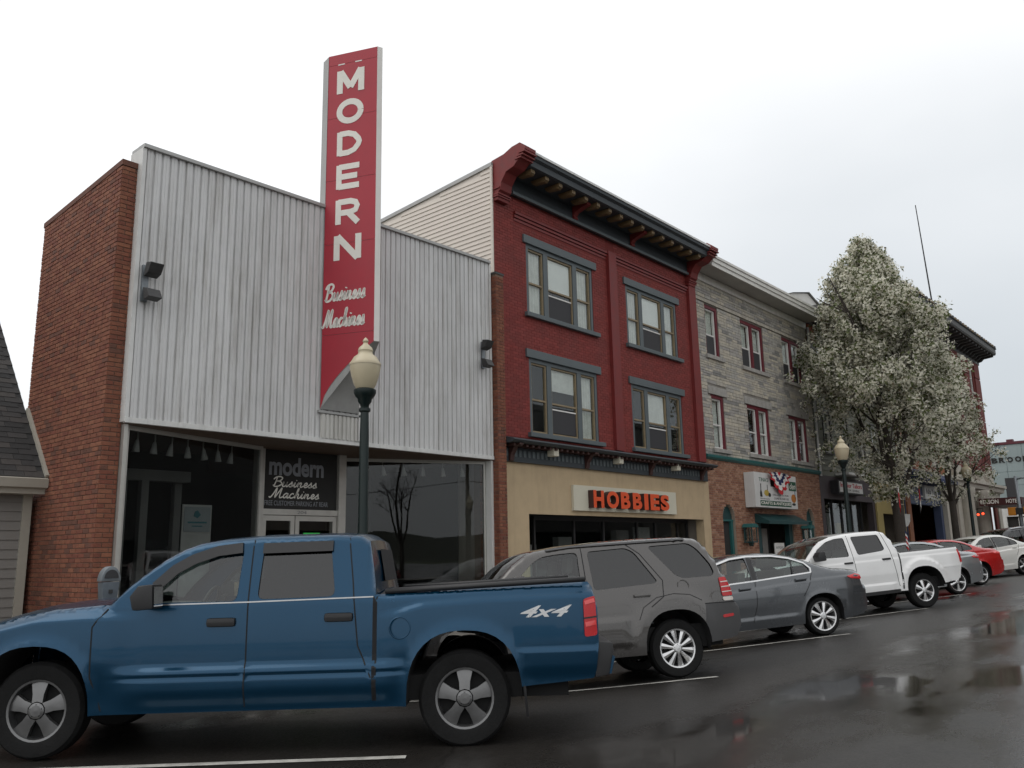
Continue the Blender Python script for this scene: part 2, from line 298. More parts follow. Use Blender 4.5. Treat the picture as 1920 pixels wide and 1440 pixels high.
# ---------------------------------------------------------------- ground, road, pavement
def wet_asphalt():
    m = bpy.data.materials.new('wet_asphalt'); m.use_nodes = True; M['wet_asphalt'] = m
    t = m.node_tree; b = t.nodes['Principled BSDF']; lk = t.links.new
    geo = t.nodes.new('ShaderNodeNewGeometry')
    def noise(scale, mapping=(1, 1, 1), det=5, rough=.6, loc=(0, 0, 0)):
        mp_ = t.nodes.new('ShaderNodeMapping'); mp_.inputs['Scale'].default_value = mapping; mp_.inputs['Location'].default_value = loc; lk(geo.outputs['Position'], mp_.inputs['Vector'])
        n = t.nodes.new('ShaderNodeTexNoise'); n.inputs['Scale'].default_value = scale; n.inputs['Detail'].default_value = det; n.inputs['Roughness'].default_value = rough; lk(mp_.outputs[0], n.inputs['Vector']); return n.outputs['Fac']
    def rng_(v, a, b_, c, d):
        r = t.nodes.new('ShaderNodeMapRange'); r.inputs['From Min'].default_value = a; r.inputs['From Max'].default_value = b_; r.inputs['To Min'].default_value = c; r.inputs['To Max'].default_value = d; lk(v, r.inputs['Value']); return r.outputs[0]
    def math_(op, a, b_):
        n = t.nodes.new('ShaderNodeMath'); n.operation = op
        for i, q in enumerate((a, b_)):
            if isinstance(q, (int, float)): n.inputs[i].default_value = q
            else: lk(q, n.inputs[i])
        n.use_clamp = True; return n.outputs[0]
    big = noise(.55, (.45, 1.1, 1), 4, .55, (2.3, .8, 0))         # pools stretched along the street
    fine = noise(5, (1, 1, 1), 6, .7); agg = noise(42, (1, 1, 1), 5, .75)
    sep = t.nodes.new('ShaderNodeSeparateXYZ'); lk(geo.outputs['Position'], sep.inputs[0])
    rut = rng_(sep.outputs['Y'], -8.6, -9.5, 0, .16)                 # the wheel track of the lane holds more water
    wet = rng_(math_('ADD', math_('ADD', big, rut), math_('MULTIPLY', fine, .12)), .58, .80, 0, 1)
    # cracks and old repair patches
    vo = t.nodes.new('ShaderNodeTexVoronoi'); vo.feature = 'DISTANCE_TO_EDGE'; vo.inputs['Scale'].default_value = .33; mpv = t.nodes.new('ShaderNodeMapping'); mpv.inputs['Scale'].default_value = (.6, 1, 1)
    nw = t.nodes.new('ShaderNodeTexNoise'); nw.inputs['Scale'].default_value = 2.2; nw.inputs['Detail'].default_value = 6; lk(geo.outputs['Position'], nw.inputs['Vector'])
    va = t.nodes.new('ShaderNodeVectorMath'); va.operation = 'MULTIPLY_ADD'; va.inputs[1].default_value = (.5, .5, 0); lk(nw.outputs['Color'], va.inputs[0]); lk(geo.outputs['Position'], va.inputs[2]); lk(va.outputs[0], mpv.inputs['Vector']); lk(mpv.outputs[0], vo.inputs['Vector'])
    crack = rng_(vo.outputs['Distance'], .002, .007, 1, 0)
    patch_ = rng_(noise(.22, (.5, 1.6, 1), 2, .4, (5, 3, 0)), .53, .545, 0, .35)
    col = t.nodes.new('ShaderNodeMix'); col.data_type = 'RGBA'; lk(math_('SUBTRACT', math_('ADD', math_('MULTIPLY', rng_(fine, .3, .7, 0, 1), rng_(agg, .35, .65, .55, 1)), patch_), crack), col.inputs['Factor'])
    col.inputs['A'].default_value = (.013, .0115, .010, 1); col.inputs['B'].default_value = (.026, .0235, .021, 1)
    lk(col.outputs['Result'], b.inputs['Base Color'])
    lk(math_('ADD', rng_(wet, 0, 1, .34, .05), math_('MULTIPLY', rng_(agg, .35, .65, 0, .16), rng_(wet, 0, 1, 1, .1))), b.inputs['Roughness'])
    b.inputs['Specular IOR Level'].default_value = .42
    bp = t.nodes.new('ShaderNodeBump'); bp.inputs['Distance'].default_value = .006
    lk(rng_(wet, 0, 1, .6, .02), bp.inputs['Strength']); lk(math_('ADD', math_('MULTIPLY', agg, .8), math_('MULTIPLY', fine, .3)), bp.inputs['Height']); lk(bp.outputs[0], b.inputs['Normal'])
wet_asphalt()
mat('concrete', (.24, .225, .20), .5, 0, .15, 2, bump=.3, bs=60, dirt=.3)
mat('kerb_stone', (.20, .19, .175), .5, 0, .2, 3, bump=.3)
mat('road_paint', (.52, .51, .47), .45, 0, .25, 9, dirt=.75, dcol=(.05, .047, .043))

def axis(a, b, fine0, fine1, s0, s1):
    out = []; x = a
    while x < b: out.append(x); x += s0 if fine0 <= x < fine1 else s1
    return out+[b]
def sheet(name, xs, ys, fn, m, kind='structure'):
    vs = [(x, y, fn(x, y)) for x in xs for y in ys]; n = len(ys)
    fs = [(i*n+j, (i+1)*n+j, (i+1)*n+j+1, i*n+j+1) for i in range(len(xs)-1) for j in range(n-1)]
    me = bpy.data.meshes.new(name); me.from_pydata(vs, [], fs); me.materials.append(M[m]); me.polygons.foreach_set('use_smooth', [True]*len(fs))
    o = link(name, me); o['kind'] = kind; return o
XS = axis(-70, 150, -12, 60, .5, 2.5)
sheet('road', XS, axis(-26, KERB, -14, KERB, .35, 1.0), G, 'wet_asphalt')
sheet('pavement', XS, [KERB+.15, -2.6, -1.3, 0, 2.2], lambda x, y: SW(x, y), 'concrete')
# joints of the pavement slabs stay in the hidden strip behind the cars; the kerb is a real step
kb = MB()
prof = [(KERB-.002, -.25), (KERB+.012, .0), (KERB+.03, .142), (KERB+.155, .146), (KERB+.156, -.25)]
for i in range(len(XS)-1):
    x0, x1 = XS[i], XS[i+1]
    vs = [(x, y, G(x, KERB)+z) for x in (x0, x1) for y, z in prof]; n = len(prof)
    kb.add(vs, [(j, j+1, n+j+1, n+j) for j in range(n-1)])
kb.build('kerb', 'kerb_stone', kind='structure')
sheet('far_pavement', XS, [-30, -28, -26.02], lambda x, y: G(x, -26)+.13, 'concrete')
sheet('lot', axis(-70, 150, 0, 0, 5, 5), [-120, -60, -30.02], lambda x, y: G(x, -26)+.05, 'wet_asphalt')
g_ = MB(); g_.add([(-900, -900, -1.2), (900, -900, -1.2), (900, 900, -1.2), (-900, 900, -1.2)], [(0, 1, 2, 3)]); g_.build('ground', 'grass', kind='structure')
sheet('yard', axis(-70, -.02, 0, 0, 3, 3), [0.02, 3, 8, 30], lambda x, y: SW(x, 0)-.01, 'concrete')
# parking bay lines: from the lane end towards the kerb
def bay_line(x, y, heading, ln, label, w=.095):
    h = radians(heading); d = (cos(h), sin(h)); n = (-d[1], d[0]); mb = MB(); k = 24
    pts = [(x+d[0]*ln*i/k, y+d[1]*ln*i/k) for i in range(k+1)]
    for i in range(k):
        q = []
        for (a, b), s in ((pts[i], -1), (pts[i], 1), (pts[i+1], 1), (pts[i+1], -1)):
            px, py = a+n[0]*s*w/2, b+n[1]*s*w/2; q.append((px, py, G(px, py)+.006))
        mb.add(q, [(0, 1, 2, 3)])
    o = mb.build('parking_line', 'road_paint', smooth=True); tag(o, label, 'road marking', 'white lines between the parking bays')
for i, (x, y, h, lab) in enumerate([(-.96, -7.92, 132, 'white parking line beside the blue pickup, nearest the camera'), (3.84, -8.0, 137, 'white parking line between the blue pickup and the grey SUV'),
        (8.69, -7.83, 140, 'white parking line between the grey SUV and the grey sedan'), (13.78, -7.63, 146, 'white parking line between the grey sedan and the white pickup'),
        (18.4, -7.4, 144, 'white parking line between the white pickup and the silver car')]):
    bay_line(x, y, h, 4.9, lab)
# ---------------------------------------------------------------- walls made of pieces
UNIT = {}
def unit_box(m):
    if m not in UNIT:
        mb = MB(); b = .06
        o = [(-.5, -.5), (.5, -.5), (.5, .5), (-.5, .5)]; i_ = [(p[0]*(1-b*.6), p[1]*(1-b*3)) for p in o]
        vs = [(x, 0, z) for x, z in o]+[(x, -.8, z) for x, z in o]+[(x, -1, z) for x, z in i_]
        fs = [(k, (k+1) % 4, 4+(k+1) % 4, 4+k) for k in range(4)]+[(4+k, 4+(k+1) % 4, 8+(k+1) % 4, 8+k) for k in range(4)]+[(8, 9, 10, 11)]
        me = bpy.data.meshes.new('brick'); mb.add(vs, fs); me.from_pydata(vs, [], fs); me.materials.append(M[m]); UNIT[m] = me
    return UNIT[m]
def rows(u0, u1, z0, z1, holes, lens, hts, joint, jit=.0):
    "courses of pieces (ua, ub, za, zb), cut round the holes"
    z = z0; k = 0; out = []
    while z < z1-.01:
        h = rng.uniform(*hts) if hts[0] != hts[1] else hts[0]
        zt = min(z+h, z1); spans = [(u0, u1)]
        for a, b, c, d in holes:
            if zt > c+.004 and z < d-.004:
                ns = []
                for s, e in spans:
                    if b <= s or a >= e: ns.append((s, e)); continue
                    if a-s > .02: ns.append((s, a))
                    if e-b > .02: ns.append((b, e))
                spans = ns
        for s, e in spans:
            u = s; first = True
            # keep the bond continuous across openings
            l0 = lens[0]+joint
            if lens[0] == lens[1]:
                ph = ((s-u0)+(l0/2 if k % 2 else 0)) % l0; nxt = s+(l0-ph)
            else: nxt = s+rng.uniform(.25, 1)*lens[1]
            while u < e-.015:
                ub = min(nxt-joint, e)
                if e-ub < .05: ub = e
                if ub-u > .012: out.append((u, ub, z, zt-(joint if zt < z1 else 0)))
                u = max(nxt, ub+joint); nxt = u+(l0 if lens[0] == lens[1] else rng.uniform(*lens)+joint)
        z += h; k += 1
    return out
def pieces(root, groups, mats, name, proud=.012, singles=300, wts=None):
    """groups: list of (placing, list of pieces); placing = ('y', Y) front facing -y, ('x', X) side facing -x, ('X', X) side facing +x.
    The pieces nearest the camera become objects, the rest one joined part."""
    allp = []
    for pl, ps in groups:
        for p in ps:
            u, z = (p[0]+p[1])/2, (p[2]+p[3])/2
            c = Vector((u, pl[1], z)) if pl[0] == 'y' else Vector((pl[1], u, z))
            area = (p[1]-p[0])*(p[3]-p[2]); d = (c-CAM).length
            v = (CAM-c)/d; nrm = Vector((0, -1, 0)) if pl[0] == 'y' else Vector((-1, 0, 0) if pl[0] == 'x' else (1, 0, 0))
            fr = (c-CAM).dot(_d); s = area/d/d*max(0, v.dot(nrm))
            px = (c-CAM).dot(_r)/fr*FPX if fr > .5 else 9e9; py = (c-CAM).dot(_u)/fr*FPX if fr > .5 else 9e9
            if abs(px) > 960 or abs(py) > 720 or z < 1.2: s = 0
            allp.append((s, pl, p, c))
    allp.sort(key=lambda q: -q[0])
    mb = MB()
    for i, (s, pl, p, c) in enumerate(allp):
        mi = rng.choices(range(len(mats)), wts)[0] if wts else rng.randrange(len(mats))
        dep = proud*rng.uniform(.75, 1.25)
        if i < singles:
            o = link(name, unit_box(mats[mi]), root)
            o.location = c; o.scale = (p[1]-p[0], dep, p[3]-p[2])
            if pl[0] == 'x': o.rotation_euler = (0, 0, -pi/2)
            elif pl[0] == 'X': o.rotation_euler = (0, 0, pi/2)
        else:
            a, b, z0, z1 = p; e = .005
            q = [(a, z0), (b, z0), (b, z1), (a, z1)]; q2 = [(a+e, z0+e), (b-e, z0+e), (b-e, z1-e), (a+e, z1-e)]
            if pl[0] == 'y': f = lambda u, z, d: (u, pl[1]-d, z)
            elif pl[0] == 'x': f = lambda u, z, d: (pl[1]-d, u, z)
            else: f = lambda u, z, d: (pl[1]+d, u, z)
            vs = [f(*w, 0) for w in q]+[f(*w, dep*.8) for w in q]+[f(*w, dep) for w in q2]
            fs = [(k, (k+1) % 4, 4+(k+1) % 4, 4+k) for k in range(4)]+[(4+k, 4+(k+1) % 4, 8+(k+1) % 4, 8+k) for k in range(4)]+[(8, 9, 10, 11)]
            if pl[0] == 'x': fs = [g[::-1] for g in fs]
            mb.add(vs, fs, mi)
    if mb.f: mb.build(name+'_courses', list(mats), root, kind='stuff', fixn=False)

def holed_wall(mb, x0, x1, z0, z1, y0, y1, holes, mi=0):
    "slab between y0 (front) and y1 with rectangular holes (a,b,c,d) = x,x,z,z; built from blocks without overlap"
    zs = sorted({z0, z1, *[h[2] for h in holes if z0 < h[2] < z1], *[h[3] for h in holes if z0 < h[3] < z1]})
    for za, zb in zip(zs, zs[1:]):
        zm = (za+zb)/2; cut = sorted([(h[0], h[1]) for h in holes if h[2] < zm < h[3]]); x = x0
        for a, b in cut:
            if a > x: mb.box(x, a, y0, y1, za, zb, mi)
            x = max(x, b)
        if x < x1: mb.box(x, x1, y0, y1, za, zb, mi)
    return mb

# ---------------------------------------------------------------- lettering
def text_mesh(s, bold=0., shear=0.):
    cu = bpy.data.curves.new('t', 'FONT'); cu.body = s; cu.size = 1; cu.offset = bold; cu.shear = shear; cu.resolution_u = 6
    ob = bpy.data.objects.new('t', cu); COL.objects.link(ob)
    dg = bpy.context.evaluated_depsgraph_get(); me = bpy.data.meshes.new_from_object(ob.evaluated_get(dg))
    bpy.data.objects.remove(ob); bpy.data.curves.remove(cu)
    v = [tuple(q.co) for q in me.vertices]; f = [tuple(p.vertices) for p in me.polygons]; bpy.data.meshes.remove(me)
    return v, f
def fit_text(s, u0, u1, v0, v1, fn, depth, name, m, parent, bold=0., shear=0., side=None, keep=False):
    "text stretched into the rectangle u0..u1, v0..v1 of a surface; fn(u, v, d) places a point d proud of it"
    v, f = text_mesh(s, bold, shear)
    if not v: return None
    xs = [q[0] for q in v]; ys = [q[1] for q in v]; a, b, c, d = min(xs), max(xs), min(ys), max(ys)
    P_ = [(u0+(q[0]-a)/(b-a)*(u1-u0), v0+(q[1]-c)/((d-c) or 1)*(v1-v0)) for q in v]
    mb = MB(); n = len(P_)
    mb.add([fn(*p, depth) for p in P_], f)
    cnt = {}
    for q in f:
        for i in range(len(q)):
            e = (q[i], q[(i+1) % len(q)]); k = (min(e), max(e)); cnt[k] = None if k in cnt else e
    vs = []; fs = []
    for e in cnt.values():
        if e:
            i = len(vs); vs += [fn(*P_[e[0]], depth), fn(*P_[e[1]], depth), fn(*P_[e[1]], 0), fn(*P_[e[0]], 0)]; fs.append((i, i+1, i+2, i+3))
    mb.add(vs, fs, 1 if side else 0)
    return mb.build(name, [m, side] if side else m, parent, fixn=False, kind='stuff' if len(s) > 1 else None)
SCRIPT = {
 'B': (.62, [[(.12, .9), (.13, .5), (.08, .0)], [(-.08, .7), (.05, .92), (.32, 1.), (.52, .86), (.42, .6), (.16, .53), (.46, .48), (.58, .25), (.4, .02), (.15, -.02), (.0, .12)]]),
 'M': (.86, [[(-.14, .1), (-.02, .02), (.12, .4), (.25, 1.), (.28, .5), (.3, .02), (.44, .5), (.6, 1.), (.6, .5), (.62, .1), (.7, .0), (.86, .12)]]),
 'u': (.48, [[(0, .12), (.1, .46), (.07, .12), (.15, .0), (.3, .12), (.36, .46), (.34, .12), (.4, .0), (.5, .12)]]),
 's': (.36, [[(0, .12), (.14, .34), (.2, .52), (.24, .3), (.27, .1), (.16, .0), (.08, .05)], [(.2, .0), (.36, .12)]]),
 'i': (.26, [[(0, .12), (.1, .46), (.08, .12), (.15, .0), (.27, .12)], [(.13, .66), (.15, .72)]]),
 'n': (.48, [[(0, .12), (.07, .42), (.1, .46), (.09, .0)], [(.09, .15), (.2, .43), (.3, .42), (.29, .12), (.35, .0), (.49, .12)]]),
 'e': (.36, [[(0, .12), (.2, .22), (.28, .38), (.19, .48), (.09, .34), (.1, .1), (.2, .0), (.37, .12)]]),
 'a': (.46, [[(.3, .4), (.18, .48), (.04, .3), (.06, .05), (.17, .02), (.29, .3), (.33, .46), (.3, .12), (.37, .0), (.47, .12)]]),
 'c': (.36, [[(.28, .4), (.17, .48), (.04, .3), (.06, .08), (.17, .0), (.37, .12)]]),
 'h': (.46, [[(0, .12), (.14, .55), (.19, .98), (.12, .95), (.09, .4), (.07, .0)], [(.07, .15), (.18, .43), (.28, .41), (.27, .12), (.33, .0), (.47, .12)]])}
def smooth_line(p, n=5):
    out = []
    for i in range(len(p)-1):
        p0 = p[max(i-1, 0)]; p1 = p[i]; p2 = p[i+1]; p3 = p[min(i+2, len(p)-1)]
        for k in range(n):
            t = k/n; out.append(tuple(.5*(2*b+(c-a)*t+(2*a-5*b+4*c-d)*t*t+(3*b-a-3*c+d)*t**3) for a, b, c, d in zip(p0, p1, p2, p3)))
    return out+[p[-1]]
def script_text(s, u0, u1, v0, v1, fn, depth, name, m, parent, wt=.085):
    w = sum(SCRIPT[c][0] for c in s); sx = (u1-u0)/(w+.25); sz = v1-v0; x = .1; mb = MB()
    for c in s:
        for st in SCRIPT[c][1]:
            pts = [(u0+(x+p[0]+.22*p[1])*sx, v0+p[1]*sz) for p in smooth_line(st)]
            mb.ribbon(pts, wt*sz, depth, fn)
        x += SCRIPT[c][0]
    return mb.build(name, m, parent, fixn=False, kind='stuff')
BLOCK = {'M': [[(.1, 0), (.1, 1)], [(.12, .97), (.5, .22)], [(.5, .22), (.88, .97)], [(.9, 0), (.9, 1)]], 'O': [[(.5+.41*cos(a), .5+.41*sin(a)) for a in [2*pi*i/28 for i in range(29)]]],
 'D': [[(.1, 0), (.1, 1)], [(.1, .91), (.45, .91), (.70, .82), (.86, .62), (.9, .5), (.86, .38), (.70, .18), (.45, .09), (.1, .09)]], 'E': [[(.1, 0), (.1, 1)], [(.1, .91), (.92, .91)], [(.1, .5), (.84, .5)], [(.1, .09), (.92, .09)]],
 'R': [[(.1, 0), (.1, 1)], [(.1, .91), (.6, .91), (.80, .84), (.86, .70), (.80, .53), (.6, .46), (.1, .46)], [(.5, .46), (.9, 0)]], 'N': [[(.1, 0), (.1, 1)], [(.12, .98), (.88, .02)], [(.9, 0), (.9, 1)]]}
def block_letter(c, u0, u1, v0, v1, fn, depth, name, m, parent, w=.18):
    mb = MB()
    for i, st in enumerate(BLOCK[c]): mb.ribbon([(u0+p[0]*(u1-u0), v0+p[1]*(v1-v0)) for p in st], w*(u1-u0), depth+.0006*i, fn)
    return mb.build(name, m, parent, fixn=False)
front = lambda Y: (lambda u, v, d: (u, Y-d, v))

# ---------------------------------------------------------------- sash windows
def sash_window(root, x0, x1, z0, z1, y, frame='window_white', pane='pane_glass', split=.5, fw=.045, name='window', back=None, out=0., upper=None):
    "double-hung window in an opening; outer frame, two sashes, two panes, something behind"
    w = MB(); t = fw; zm = z0+(z1-z0)*split
    for a, b, c, d in ((x0, x0+t, z0, z1), (x1-t, x1, z0, z1), (x0+t, x1-t, z1-t, z1), (x0+t, x1-t, z0, z0+t*1.3)): w.box(a, b, y-.03, y+.06, c, d)
    w.box(x0+t, x1-t, y-.005, y+.05, zm-t*.55, zm+t*.55)
    o = w.build(name, frame, root)
    for a, b, dy in ((z0+t*1.3, zm-t*.55, .03), (zm+t*.55, z1-t, .012)):
        p = MB(); p.box(x0+t, x1-t, y+dy, y+dy+.008, a, b); p.build('pane', pane, o)
    if back:
        zz = {'full': z0, 'half': zm, 'most': z0+(z1-z0)*.3}.get(back[1], z0)
        b = MB(); n = max(3, int((x1-x0)/.05))
        for i in range(n):
            xa = lerp(x0+t, x1-t, i/n); xb = lerp(x0+t, x1-t, (i+1)/n); dy = .02 if i % 2 else 0
            b.add([(xa, y+.085+dy, zz), (xb, y+.085+.02-dy, zz), (xb, y+.085+.02-dy, z1), (xa, y+.085+dy, z1)], [(0, 1, 2, 3)])
        b.build('curtain', back[0], o, fixn=False)
    if upper:
        b = MB(); b.box(x0+t, x1-t, y+.003, y+.009, z0+t*1.3, zm-t*.55); b.build('insect_screen', upper, o)
    return o
# ================================================================ metal-clad store
BR = ['brick0', 'brick1', 'brick2', 'brick3', 'brick4']
ms = thing('metal_clad_store', 'white ribbed metal clad shop with brick ends and angled display windows', 'shop building', (4.4, 0, -.2))
base = -.7
side_top = lambda u: 7.87-.075*u
b = MB(); b.prism([(0, base), (3.1, base), (3.1, side_top(3.1)), (0, side_top(0))], 'x', 0, .27); b.build('wall', 'mortar', ms)
b = MB(); b.box(8.70, 8.965, -.28, .5, base, 8.0); b.build('pilaster', 'mortar', ms)
pieces(ms, [(('x', 0.0), [p for p in rows(.0, 3.1, base+.3, 7.86, [], (.2, .2), (.0725, .0725), .0115) if p[3] < side_top(p[1])-.01]), (('y', 0.0), rows(.0, .262, base+.3, 7.80, [], (.2, .2), (.0725, .0725), .0115)),
            (('x', 8.70), rows(-.28, .3, 1.0, 7.94, [], (.2, .2), (.0725, .0725), .0115)), (('y', -.28), rows(8.70, 8.965, 1.0, 7.94, [], (.2, .2), (.0725, .0725), .0115))], BR, 'brick', .012, 300, [4, 4, 3, 1.6, 3])
b = MB(); b.prism([(-.025, side_top(0)-.075), (3.12, side_top(3.1)-.075), (3.12, side_top(3.1)+.02), (-.025, side_top(0)+.02)], 'x', -.022, .29); b.build('coping', 'brick3', ms)
b = MB(); b.box(8.68, 8.985, -.30, .51, 8.0, 8.05); b.build('coping', 'dark_cornice', ms)
# rear shell: side, back and right walls, roof, floor, ceiling
b = MB(); b.prism([(.02, 2.95), (.02, 3.1), (3.2, 3.1), (3.2, 10), (8.93, 10), (8.93, .5), (8.72, .5), (8.72, 9.8), (3.4, 9.8), (3.4, 2.95)], 'z', base, 6.2); b.build('rear_wall', 'plain_wall', ms)
b = MB(); b.prism([(.27, .12), (8.7, .12), (8.7, 9.9), (3.3, 9.9), (3.3, 3.0), (.27, 3.0)], 'z', 6.2, 6.3); b.build('roof', 'roofing', ms)
b = MB(); b.prism([(.27, -.1), (8.69, -.1), (8.69, 9.7), (3.42, 9.7), (3.42, 2.94), (.27, 2.94)], 'z', 3.57, 3.62); b.build('soffit', 'soffit_brown', ms)
b = MB(); b.prism([(.27, -.02), (8.69, -.02), (8.69, 9.7), (3.42, 9.7), (3.42, 2.94), (.27, 2.94)], 'z', SW(4, 0)-.3, SW(4, 0)+.02); b.build('floor', 'interior_floor', ms)
b = MB(); b.box(3.42, 8.66, 6.0, 6.1, 0, 3.57); b.build('back_partition', 'dark_interior', ms)
b = MB(); b.box(.275, .285, .4, 2.93, 0, 3.57); b.box(.285, 3.41, 2.93, 2.945, 0, 3.57); b.box(8.675, 8.685, 1.0, 6, 0, 3.57); b.build('inner_wall', 'dark_interior', ms)
# ribbed cladding, one sheet after another
CY, CZ0, CZ1 = -.15, 3.66, 8.16
NSH, X0c, X1c = 10, .30, 8.60
for i in range(NSH):
    xa, xb = lerp(X0c, X1c, i/NSH), lerp(X0c, X1c, (i+1)/NSH); k = 6; p = (xb-xa)/k; d = .034; prof = []
    for j in range(k):
        u = xa+j*p; prof += [(u, CY+d), (u+p*.10, CY+d), (u+p*.18, CY), (u+p*.46, CY), (u+p*.5, CY+.006), (u+p*.54, CY), (u+p*.86, CY), (u+p*.94, CY+d)]
    prof.append((xb, CY+d)); z1 = CZ1+.012*i; dy = rng.uniform(-.004, .004)
    m = MB(); n = len(prof)
    m.add([(x, y+dy, CZ0) for x, y in prof]+[(x, y+dy, z1) for x, y in prof], [(j, j+1, n+j+1, n+j) for j in range(n-1)])
    m.build('cladding_sheet', 'cladding%d' % (i*2 % 3), ms, fixn=False)
b = MB(); b.box(.27, 8.63, CY+.05, .1, CZ0-.03, 8.24); b.build('cladding_backing', 'cap_metal', ms)
b = MB(); b.add([(.24, CY-.05, 8.14), (8.63, CY-.05, 8.26), (8.63, CY+.40, 8.26), (.24, CY+.40, 8.14), (.24, CY-.05, 8.20), (8.63, CY-.05, 8.32), (8.63, CY+.40, 8.32), (.24, CY+.40, 8.20)],
       [(0, 1, 2, 3), (4, 7, 6, 5), (0, 4, 5, 1), (1, 5, 6, 2), (2, 6, 7, 3), (3, 7, 4, 0)]); b.build('parapet_cap', 'cap_metal', ms)
b = MB(); b.box(.235, .30, CY-.012, CY+.42, 3.6, 8.14); b.build('corner_trim', 'white_trim', ms)
b = MB(); b.box(8.60, 8.66, CY-.015, CY+.2, 3.6, 8.25); b.build('corner_trim', 'white_trim', ms)
b = MB(); b.box(.25, 8.665, CY-.03, CY+.06, 3.585, 3.665); b.build('bottom_trim', 'white_trim', ms)
# older patch of ribs under the sign
for i in range(3):
    m = MB(); xa = 3.86+i*.29; prof = []
    for j in range(3): u = xa+j*.0966; prof += [(u, -.175), (u+.02, -.175), (u+.03, -.2), (u+.08, -.2), (u+.09, -.175)]
    n = len(prof); m.add([(x, y, 3.665) for x, y in prof]+[(x, y, 4.12) for x, y in prof], [(j, j+1, n+j+1, n+j) for j in range(n-1)]); m.build('cladding_patch', 'cladding_old', ms, fixn=False)
b = MB(); b.box(4.735, 4.79, -.215, -.16, 3.665, 4.5); b.build('patch_trim', 'white_trim', ms)
# display windows: (ax, ay) to (bx, by)
GZ0, GZ1 = .45, 3.5
def glazing(ax, ay, bx, by, posts, nm):
    d = Vector((bx-ax, by-ay, 0)); ln = d.length; d.normalize(); n = Vector((d.y, -d.x, 0))
    P3 = lambda u, w, z: (ax+d.x*u+n.x*w, ay+d.y*u+n.y*w, z)
    def bar(mb, u0, u1, z0, z1, w0=-.04, w1=.04):
        vs = [P3(u, w, z) for u in (u0, u1) for w in (w0, w1) for z in (z0, z1)]
        mb.add(vs, [(0, 1, 3, 2), (4, 6, 7, 5), (0, 4, 5, 1), (2, 3, 7, 6), (0, 2, 6, 4), (1, 5, 7, 3)])
    f = MB(); bar(f, 0, .055, GZ0, GZ1+.07); bar(f, ln-.055, ln, GZ0, GZ1+.07); bar(f, .055, ln-.055, GZ1, GZ1+.068, -.035, .035); bar(f, .055, ln-.055, GZ0-.06, GZ0, -.035, .035)
    for u in posts: bar(f, u-.03, u+.03, GZ0, GZ1, -.034, .034)
    o = f.build(nm, 'alu_frame', ms)
    for u0, u1 in zip([.055]+[u+.03 for u in posts], [u-.03 for u in posts]+[ln-.055]):
        g = MB(); bar(g, u0, u1, GZ0, GZ1, -.004, .004); g.build('pane', 'shop_glass', o)
    s = MB(); bar(s, 0, ln, base+.3, GZ0-.06, -.06, .06); s.build('stall_riser', 'soffit_brown', ms)
    return P3
PL = glazing(.34, .02, 3.38, .98, [], 'display_window')
PR = glazing(5.52, 1.68, 8.66, .10, [], 'display_window')
b = MB(); b.box(.275, .335, -.1, .08, base+.3, 3.57); b.build('jamb', 'alu_frame', ms)
b = MB(); b.box(8.62, 8.69, -.12, .05, base+.3, 3.57); b.build('jamb', 'white_trim', ms)
# doors and transom
DY = 1.2
f = MB()
for xa, xb in ((3.40, 3.56), (5.32, 5.50)): f.box(xa, xb, DY-.08, DY+.07, base+.3, 3.565)
f.box(3.56, 5.32, DY-.05, DY+.05, 2.31, 2.42); f.build('door_frame', 'alu_frame', ms)
tr = MB(); tr.box(3.56, 5.32, DY, DY+.01, 2.42, 3.56); tr_o = tr.build('transom', 'dark_interior', ms)
TF = front(DY-.002)
fit_text('modern', 3.70, 4.98, 3.07, 3.44, TF, .004, 'lettering', 'lettering_grey', tr_o, .03)
script_text('Business', 3.76, 4.86, 2.86, 3.05, TF, .004, 'lettering', 'lettering_white', tr_o, .12)
script_text('Machines', 3.72, 4.92, 2.64, 2.83, TF, .004, 'lettering', 'lettering_white', tr_o, .12)
fit_text('FREE CUSTOMER PARKING AT REAR', 3.62, 5.10, 2.49, 2.585, TF, .004, 'lettering', 'lettering_grey', tr_o, .0)
for xa, xb in ((3.57, 4.30), (4.32, 5.31)):
    dm = MB(); w = .09
    for q in ((xa, xa+w, .05, 2.30), (xb-w, xb, .05, 2.30), (xa+w, xb-w, 2.20, 2.30), (xa+w, xb-w, .05, .3)): dm.box(q[0], q[1], DY-.025, DY+.025, q[2], q[3])
    o = dm.build('door', 'alu_frame', ms)
    g = MB(); g.box(xa+w, xb-w, DY-.004, DY+.004, .3, 2.20); g.build('pane', 'shop_glass', o)
    h = MB(); h.tube([(xb-.14, DY-.07, .9), (xb-.14, DY-.07, 1.3)], .012); h.build('handle', 'chrome', o)
b = MB(); b.box(4.52, 4.90, DY-.03, DY-.012, 1.62, 1.97); o = b.build('notice', 'lime_paper', ms)
fit_text('204', 4.34, 4.56, 2.335, 2.395, front(DY-.05), .004, 'lettering', 'print_grey', ms)
